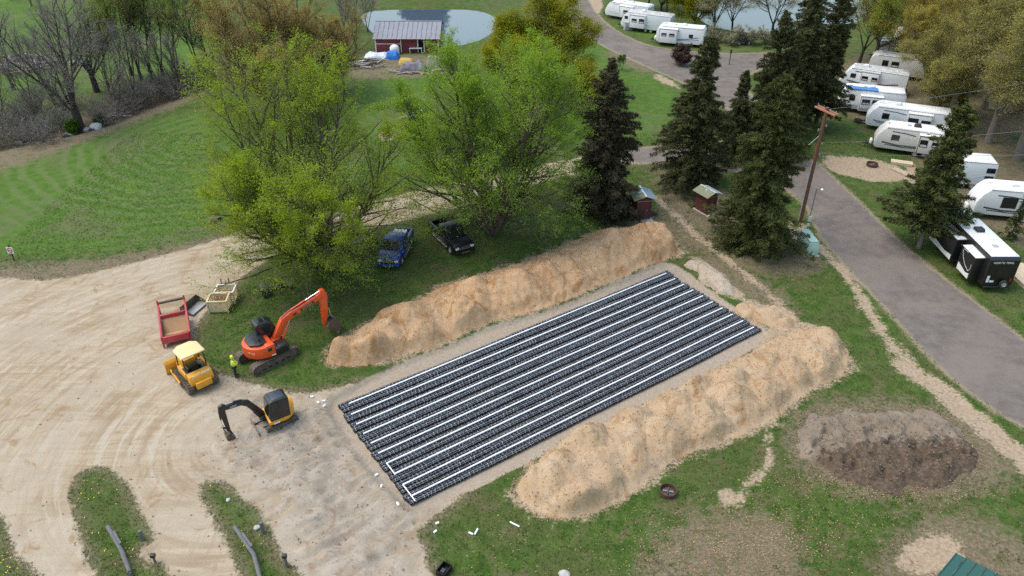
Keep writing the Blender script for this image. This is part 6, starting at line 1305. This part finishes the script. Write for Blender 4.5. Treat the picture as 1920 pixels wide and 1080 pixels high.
wire((pp.x+.15, pp.y, 8.0), (64, 72, 8.5), .6, 'middle grey overhead wire running right from the utility pole'); wire(top+ad*.4, (66, 80, 11.5), .6, 'topmost overhead wire running right from the crossarm')
pg = G(1510, 441); t = thing('street_lamp', 'slim grey lamp post with a small metre box beside the mint cabinet', 'street lamp', (pg.x, pg.y, 0))
m = MB(); m.cyl((0, 0, 0), (.05, 0, 4.7), .05, .04, n=8); m.cyl((.05, 0, 4.7), (.42, -.1, 4.78), .03, n=8); m.build('pole', M('grey_green_pole', (.13, .14, .13), .6), t); m = MB(); m.lathe([(0, .12), (.07, .10), (.15, 0), (.13, -.03), (0, -.06)], 12, X=TRS((.48, -.1, 4.72))); m.build('lamp_head', M('lamp_glass', (.75, .76, .78), .2), t)
m = MB(); m.box(-.12, .18, -.12, -.04, 1.5, 2.0); m.box(-.1, .12, -.12, -.04, 1.0, 1.3); m.build('meter_box', TGREY if False else M('pale_meter', (.62, .62, .62), .5), t)
MINT = M('mint_green_paint', (.36, .53, .45), .5, var=.06, dirt=.15, dirtcol=(.42, .48, .40), scale=1.5)
pt = (G(1504, 470)+G(1522, 470))/2; t = thing('transformer_cabinet', 'mint green transformer cabinet by the road below the lamp post', 'cabinet', (pt.x, pt.y+.2, 0), R(4))
m = MB(); m.prism([(-.55, .05), (-.55, 1.0), (-.32, 1.42), (.32, 1.42), (.55, 1.0), (.55, .05)], -1.15, 1.15); m.build('housing', MINT, t, bevel=.06); m = MB(); m.prism([(-.40, 1.42), (-.36, 1.48), (.36, 1.48), (.40, 1.42)], -1.17, 1.17); m.build('lid', MINT, t, bevel=.02)
m = MB(); m.box(-.52, .52, -1.19, -1.155, .10, .96); dr = m.build('door', MINT, t, bevel=.02); m = MB(); m.box(-.03, .03, -1.22, -1.19, .5, .65); m.build('latch', STEELG, dr); m = MB(); m.box(-.7, .7, -1.3, 1.3, -.05, .05); m.build('concrete_base', CONC, t)
# no-entry sign
ps = G(27, 488); t = thing('road_sign', 'small white sign with a red ring on a dark post at the lawn edge', 'sign', (ps.x, ps.y, gz(ps.x, ps.y)), R(-10)); SRED = M('sign_red', (.45, .03, .05), .5)
m = MB(); m.box(-.05, .05, -.03, .03, -.1, 1.55); m.build('post', FRAME, t); m = MB(); m.box(-.32, .32, -.05, -.032, .72, 1.34); pl_ = m.build('plate', TRIMW, t)
m = MB(); n = 28
for i in range(n):
    a, b = 2*math.pi*i/n, 2*math.pi*(i+1)/n; P4 = [(.25*math.cos(a), 1.03+.25*math.sin(a)), (.25*math.cos(b), 1.03+.25*math.sin(b)), (.16*math.cos(b), 1.03+.16*math.sin(b)), (.16*math.cos(a), 1.03+.16*math.sin(a))]; m.prism(P4, -.056, -.051)
m.prism([(-.15, .99), (.15, .99), (.15, 1.07), (-.15, 1.07)], -.0565, -.0515); m.build('red_ring', SRED, pl_)
pz = G(1367, 122); m = MB(); m.cyl((pz.x, pz.y, 0), (pz.x, pz.y, 2.3), .06, n=8); m.box(pz.x-.12, pz.x+.12, pz.y-.05, pz.y+.05, 1.7, 2.3); tag(m.build('marker_post', FRAME), 'dark marker post at the fork of the asphalt road', 'post')
# fire rings
RUST = M('rusty_iron', (.085, .038, .026), .85, var=.3, scale=8); ASH = M('ash', (.10, .085, .07), .95, var=.4, scale=6)
def fire_ring(px, py, r, label):
    p = G(px, py); t = thing('fire_ring', label, 'fire ring', (p.x, p.y, gz(p.x, p.y))); m = MB(); m.lathe([(r, 0), (r+.02, .32), (r-.03, .33), (r-.05, .02)], 20); m.build('iron_ring', RUST, t); m = MB(); m.lathe([(0, .10), (r*.5, .08), (r-.05, .03)], 16); m.build('ash_bed', ASH, t)
    q = random.Random(px)
    for i in range(4): a = q.uniform(0, 6.3); m = MB(); m.cyl((-.3*math.cos(a), -.3*math.sin(a), .12+.03*i), (.3*math.cos(a), .3*math.sin(a), .14+.03*i), .045, n=7); m.build('charred_log', DBOULD if i % 2 else PLANKG, t)
fire_ring(1252, 925, .50, 'rusty iron fire ring in the grass below the pale near berm'); fire_ring(1635, 310, .6, 'rusty fire ring on the sand patch below the cream trailer'); fire_ring(1608, 229, .5, 'dark fire ring left of the blue-swoosh trailer'); fire_ring(577, 487, .6, 'dark fire ring at the foot of the yellow-green maple')
# weathered rails and posts on the grass islands
SILV = M('silvered_log', (.13, .125, .13), .85, var=.35, scale=5, bump=.5)
def rail(pts, label, w=.12):
    P3 = [G(x, y, z) for x, y, z in pts]; c = P3[0]; t = thing('log_rail', label, 'log rail', (c.x, c.y, 0)); o0 = Vector((c.x, c.y, 0))
    for a, b in zip(P3[:-1], P3[1:]): m = MB(); m.cyl(a-o0, b-o0, w, w*.9, n=9); m.build('log', SILV, t)
    for q in P3: m = MB(); m.box(q.x-o0.x-.08, q.x-o0.x+.08, q.y-o0.y-.08, q.y-o0.y+.08, -.1, q.z); m.build('support', SILV, t)
    a, b = P3[0]-o0, P3[1]-o0; m = MB(); m.beam(a+(b-a)*.3+Vector((.1, .05, w+.02)), a+(b-a)*.8+Vector((.1, .05, w+.02)), .13, .06); m.build('loose_board', SILV, t)
    return t
rail([(202, 987, .55), (228, 1033, .5), (243, 1072, .35)], 'bent silvery log rail on the left grass island'); rail([(440, 988, .55), (476, 1040, .5), (488, 1085, .4)], 'bent silvery log rail on the right grass island')
def post(px, py, h, r, label, tilt=(0, 0), topm=None):
    p = G(px, py); t = thing('wooden_post', label, 'post', (p.x, p.y, gz(p.x, p.y))); m = MB(); m.cyl((0, 0, -.1), (tilt[0], tilt[1], h), r, r*.9, n=9); m.build('shaft', SILV, t)
    if topm: m = MB(); m.box(tilt[0]-.13, tilt[0]+.13, tilt[1]-.1, tilt[1]+.1, h, h+.22); m.build('cap', topm, t, bevel=.02)
post(268, 1012, .75, .11, 'short grey stump post right of the left log rail'); post(291, 1054, .45, .07, 'small black-capped hydrant post on the sandy notch', topm=FRAME)
post(494, 998, .85, .12, 'thick grey stump post right of the right log rail'); post(538, 1062, .75, .10, 'grey post with a black top at the edge of the grey sand', topm=FRAME)
rock(482, 990, .18, BOULD, 'pale stone beside the thick stump post', 41); rock(428, 938, .15, BOULD, 'flat pale stone at the top of the right grass island', 42)
# pipe off-cuts
def scrap(px, py, l, rz, label, r=.055):
    p = G(px, py); z = gz(p.x, p.y)+r; m = MB(); d = Vector((math.cos(rz), math.sin(rz), 0))*l/2; m.cyl(-d, d, r, n=10); o = m.build('pipe_offcut', PVC); o.location = (p.x, p.y, z); tag(o, label, 'pipe offcut', 'white pipe off-cuts left on the ground')
scrap(965, 984, .62, -.55, 'longest white pipe off-cut on the grass below the near berm', .045); scrap(893, 998, .42, 1.2, 'upright-lying white pipe off-cut of the close pair on the grass'); scrap(883, 1001, .28, -.5, 'short white pipe off-cut left of its close twin on the grass')
for px, py, l, lb in [(820, 982, .2, 'white pipe stub on the sand edge nearest the field corner'), (816, 998, .2, 'white pipe stub at the grass tip left of the pipe pair'), (585, 745, .2, 'white pipe stub topmost of the four left of the field'), (597, 755, .2, 'white pipe stub leftmost low of the four beside the field'), (607, 752, .22, 'white pipe stub right of the four beside the field'), (608, 763, .2, 'white pipe stub lowest of the four beside the field'),
                      (705, 885, .2, 'white pipe stub by the field edge left of the seventh pipe'), (715, 911, .22, 'white pipe stub by the field edge left of the ninth pipe'), (747, 951, .24, 'white pipe stub just below the field near corner')]: scrap(px, py, l, (px*7 % 31)/10, lb, .07)
# bottom edge things
pb_ = G(833, 1074); t = thing('plastic_crate', 'black plastic crate at the bottom edge among pale straw', 'crate', (pb_.x, pb_.y, 0), R(60)); m = MB(); m.box(-.36, .36, -.26, .26, .02, .08)
for s in (1, -1): m.box(-.36, .36, s*.26-.02, s*.26+.02, .08, .42); m.box(s*.36-.02, s*.36+.02, -.24, .24, .08, .42)
m.build('shell', BLACK, t); m = MB(); m.box(-.2, .05, -.1, .12, .09, .3); m.build('content', DBOULD, t)
rock(1058, 1079, .3, BOULD, 'grey stone cut by the bottom edge of the picture', 50)
GRN = M('green_tin', (.010, .078, .062), .4, var=.12, dirt=.2, dirtcol=(.05, .10, .08), coat=.2); GRND = M('green_tin_rib', (.008, .055, .046), .4)
c0 = G(1792, 1037, 2.6); d1 = Vector((-.74, -.673, 0)); d2 = Vector((.774, -.633, 0)); t = thing('shelter', 'small shelter with a ribbed dark green tin roof in the lower right corner', 'shelter', (c0.x, c0.y, 0))
n = 11; wd = .46
for i in range(n):
    o_ = d2*(i*wd)
    for k in range(2):
        a = o_+Vector((0, 0, 2.6 if k == 0 else 3.1))+d1*(0 if k == 0 else 2.4); b = o_+d1*(2.4 if k == 0 else 4.8)+Vector((0, 0, 3.1 if k == 0 else 2.6)); w2 = d2*(wd-.02); dn = Vector((0, 0, -.03))
        m = MB(); m.add([a, a+w2, b+w2, b, a+dn, a+w2+dn, b+w2+dn, b+dn], [(0, 1, 2, 3), (7, 6, 5, 4), (0, 4, 5, 1), (1, 5, 6, 2), (2, 6, 7, 3), (3, 7, 4, 0)]); po = m.build('roof_panel', GRN, t)
        m = MB(); m.beam(a+Vector((0, 0, .015))+d2*.03, b+Vector((0, 0, .015))+d2*.03, .05, .05); m.build('rib', GRND, po)
for i in (.4, 4.6):
    for k in (.4, 4.4): q = d2*i+d1*k; m = MB(); m.box(q.x-.07, q.x+.07, q.y-.07, q.y+.07, 0, 2.6); m.build('post', WOOD, t)
# ---------------------------------------------------------------- the worker
def skin_mesh(name, J, E, rad, mat, parent, sub=2):
    me = bpy.data.meshes.new(name); me.from_pydata(J, E, []); o = bpy.data.objects.new(name, me); COL.objects.link(o)
    md = o.modifiers.new('skin', 'SKIN'); sv = me.skin_vertices[0].data
    for i, r in enumerate(rad): sv[i].radius = r if isinstance(r, tuple) else (r, r)
    sv[0].use_root = True; s = o.modifiers.new('sub', 'SUBSURF'); s.levels = s.render_levels = sub
    dg = bpy.context.evaluated_depsgraph_get(); dg.update(); m2 = bpy.data.meshes.new_from_object(o.evaluated_get(dg)); bpy.data.objects.remove(o)
    m2.materials.clear(); m2.materials.append(mat); m2.polygons.foreach_set('use_smooth', [True]*len(m2.polygons)); return link_mesh(name, m2, parent)
SKIN = M('skin', (.48, .28, .19), .6, var=.05); HIVIS = M('hi_vis_yellow', (.62, .78, .03), .7, var=.1, scale=8); DARKT = M('dark_trousers', (.018, .018, .024), .85, var=.2); BOOT = M('brown_boot', (.08, .05, .03), .8); HAIR = M('brown_hair', (.06, .04, .025), .9); REFL = M('reflective_band', (.55, .56, .55), .4)
pw = G(443, 705); t = thing('person', 'person in hi-vis yellow jacket and dark trousers standing behind the orange excavator', 'person', (pw.x, pw.y, gz(pw.x, pw.y)), R(25))
# local: faces +x, arms folded forward
J = [(0, 0, .95), (0, 0, 1.15), (0, 0, 1.38), (0, 0, 1.50), (.02, 0, 1.58), (.03, 0, 1.70), (.02, 0, 1.79),
     (0, .19, 1.42), (.06, .26, 1.16), (.26, .10, 1.12), (.30, .0, 1.12), (0, -.19, 1.42), (.06, -.26, 1.16), (.26, -.10, 1.16), (.31, .02, 1.17),
     (0, .10, .88), (.03, .12, .50), (-.02, .13, .10), (.14, .15, .045), (0, -.10, .88), (-.02, -.12, .50), (-.04, -.13, .10), (.12, -.16, .045)]
E_ = [(0, 1), (1, 2), (2, 3), (3, 4), (4, 5), (5, 6), (2, 7), (7, 8), (8, 9), (9, 10), (2, 11), (11, 12), (12, 13), (13, 14), (0, 15), (15, 16), (16, 17), (17, 18), (0, 19), (19, 20), (20, 21), (21, 22)]
rad = [.13, .13, .15, .06, .06, .10, .07, .075, .055, .042, .035, .075, .055, .042, .035, .095, .065, .05, .05, .095, .065, .05, .05]
skin_mesh('body', J, E_, rad, SKIN, t)
jk = [0, 1, 2, 7, 8, 9, 11, 12, 13]; mp = {a: i for i, a in enumerate(jk)}
skin_mesh('jacket', [J[a] for a in jk]+[(0, 0, 1.47)], [(mp[a], mp[b]) for a, b in E_ if a in mp and b in mp]+[(2, 9)], [(.20, .165), (.20, .165), (.20, .165), .10, .085, .07, .10, .085, .07, .085], HIVIS, t)
tk = [0, 15, 16, 17, 19, 20, 21]; mp = {a: i for i, a in enumerate(tk)}
skin_mesh('trousers', [J[a] for a in tk], [(mp[a], mp[b]) for a, b in E_ if a in mp and b in mp], [(.165, .15), .115, .088, .078, .115, .088, .078], DARKT, t)
for s, fx in ((1, 0), (-1, -.02)): m = MB(); m.prism([(-.10+fx, 0), (.20+fx, 0), (.22+fx, .07), (.05+fx, .14), (-.08+fx, .15)], s*.14-.055, s*.14+.055); m.build('boot', BOOT, t, bevel=.02)
m = MB(); m.lathe([(.115, 1.66), (.122, 1.74), (.105, 1.82), (.06, 1.86), (0, 1.875)], 14, X=Matrix.Translation((.0, 0, 0))); m.build('hard_hat', HIVIS, t)
m = MB(); m.lathe([(.212, 1.10), (.214, 1.16)], 18); m.build('reflective_band', REFL, t)
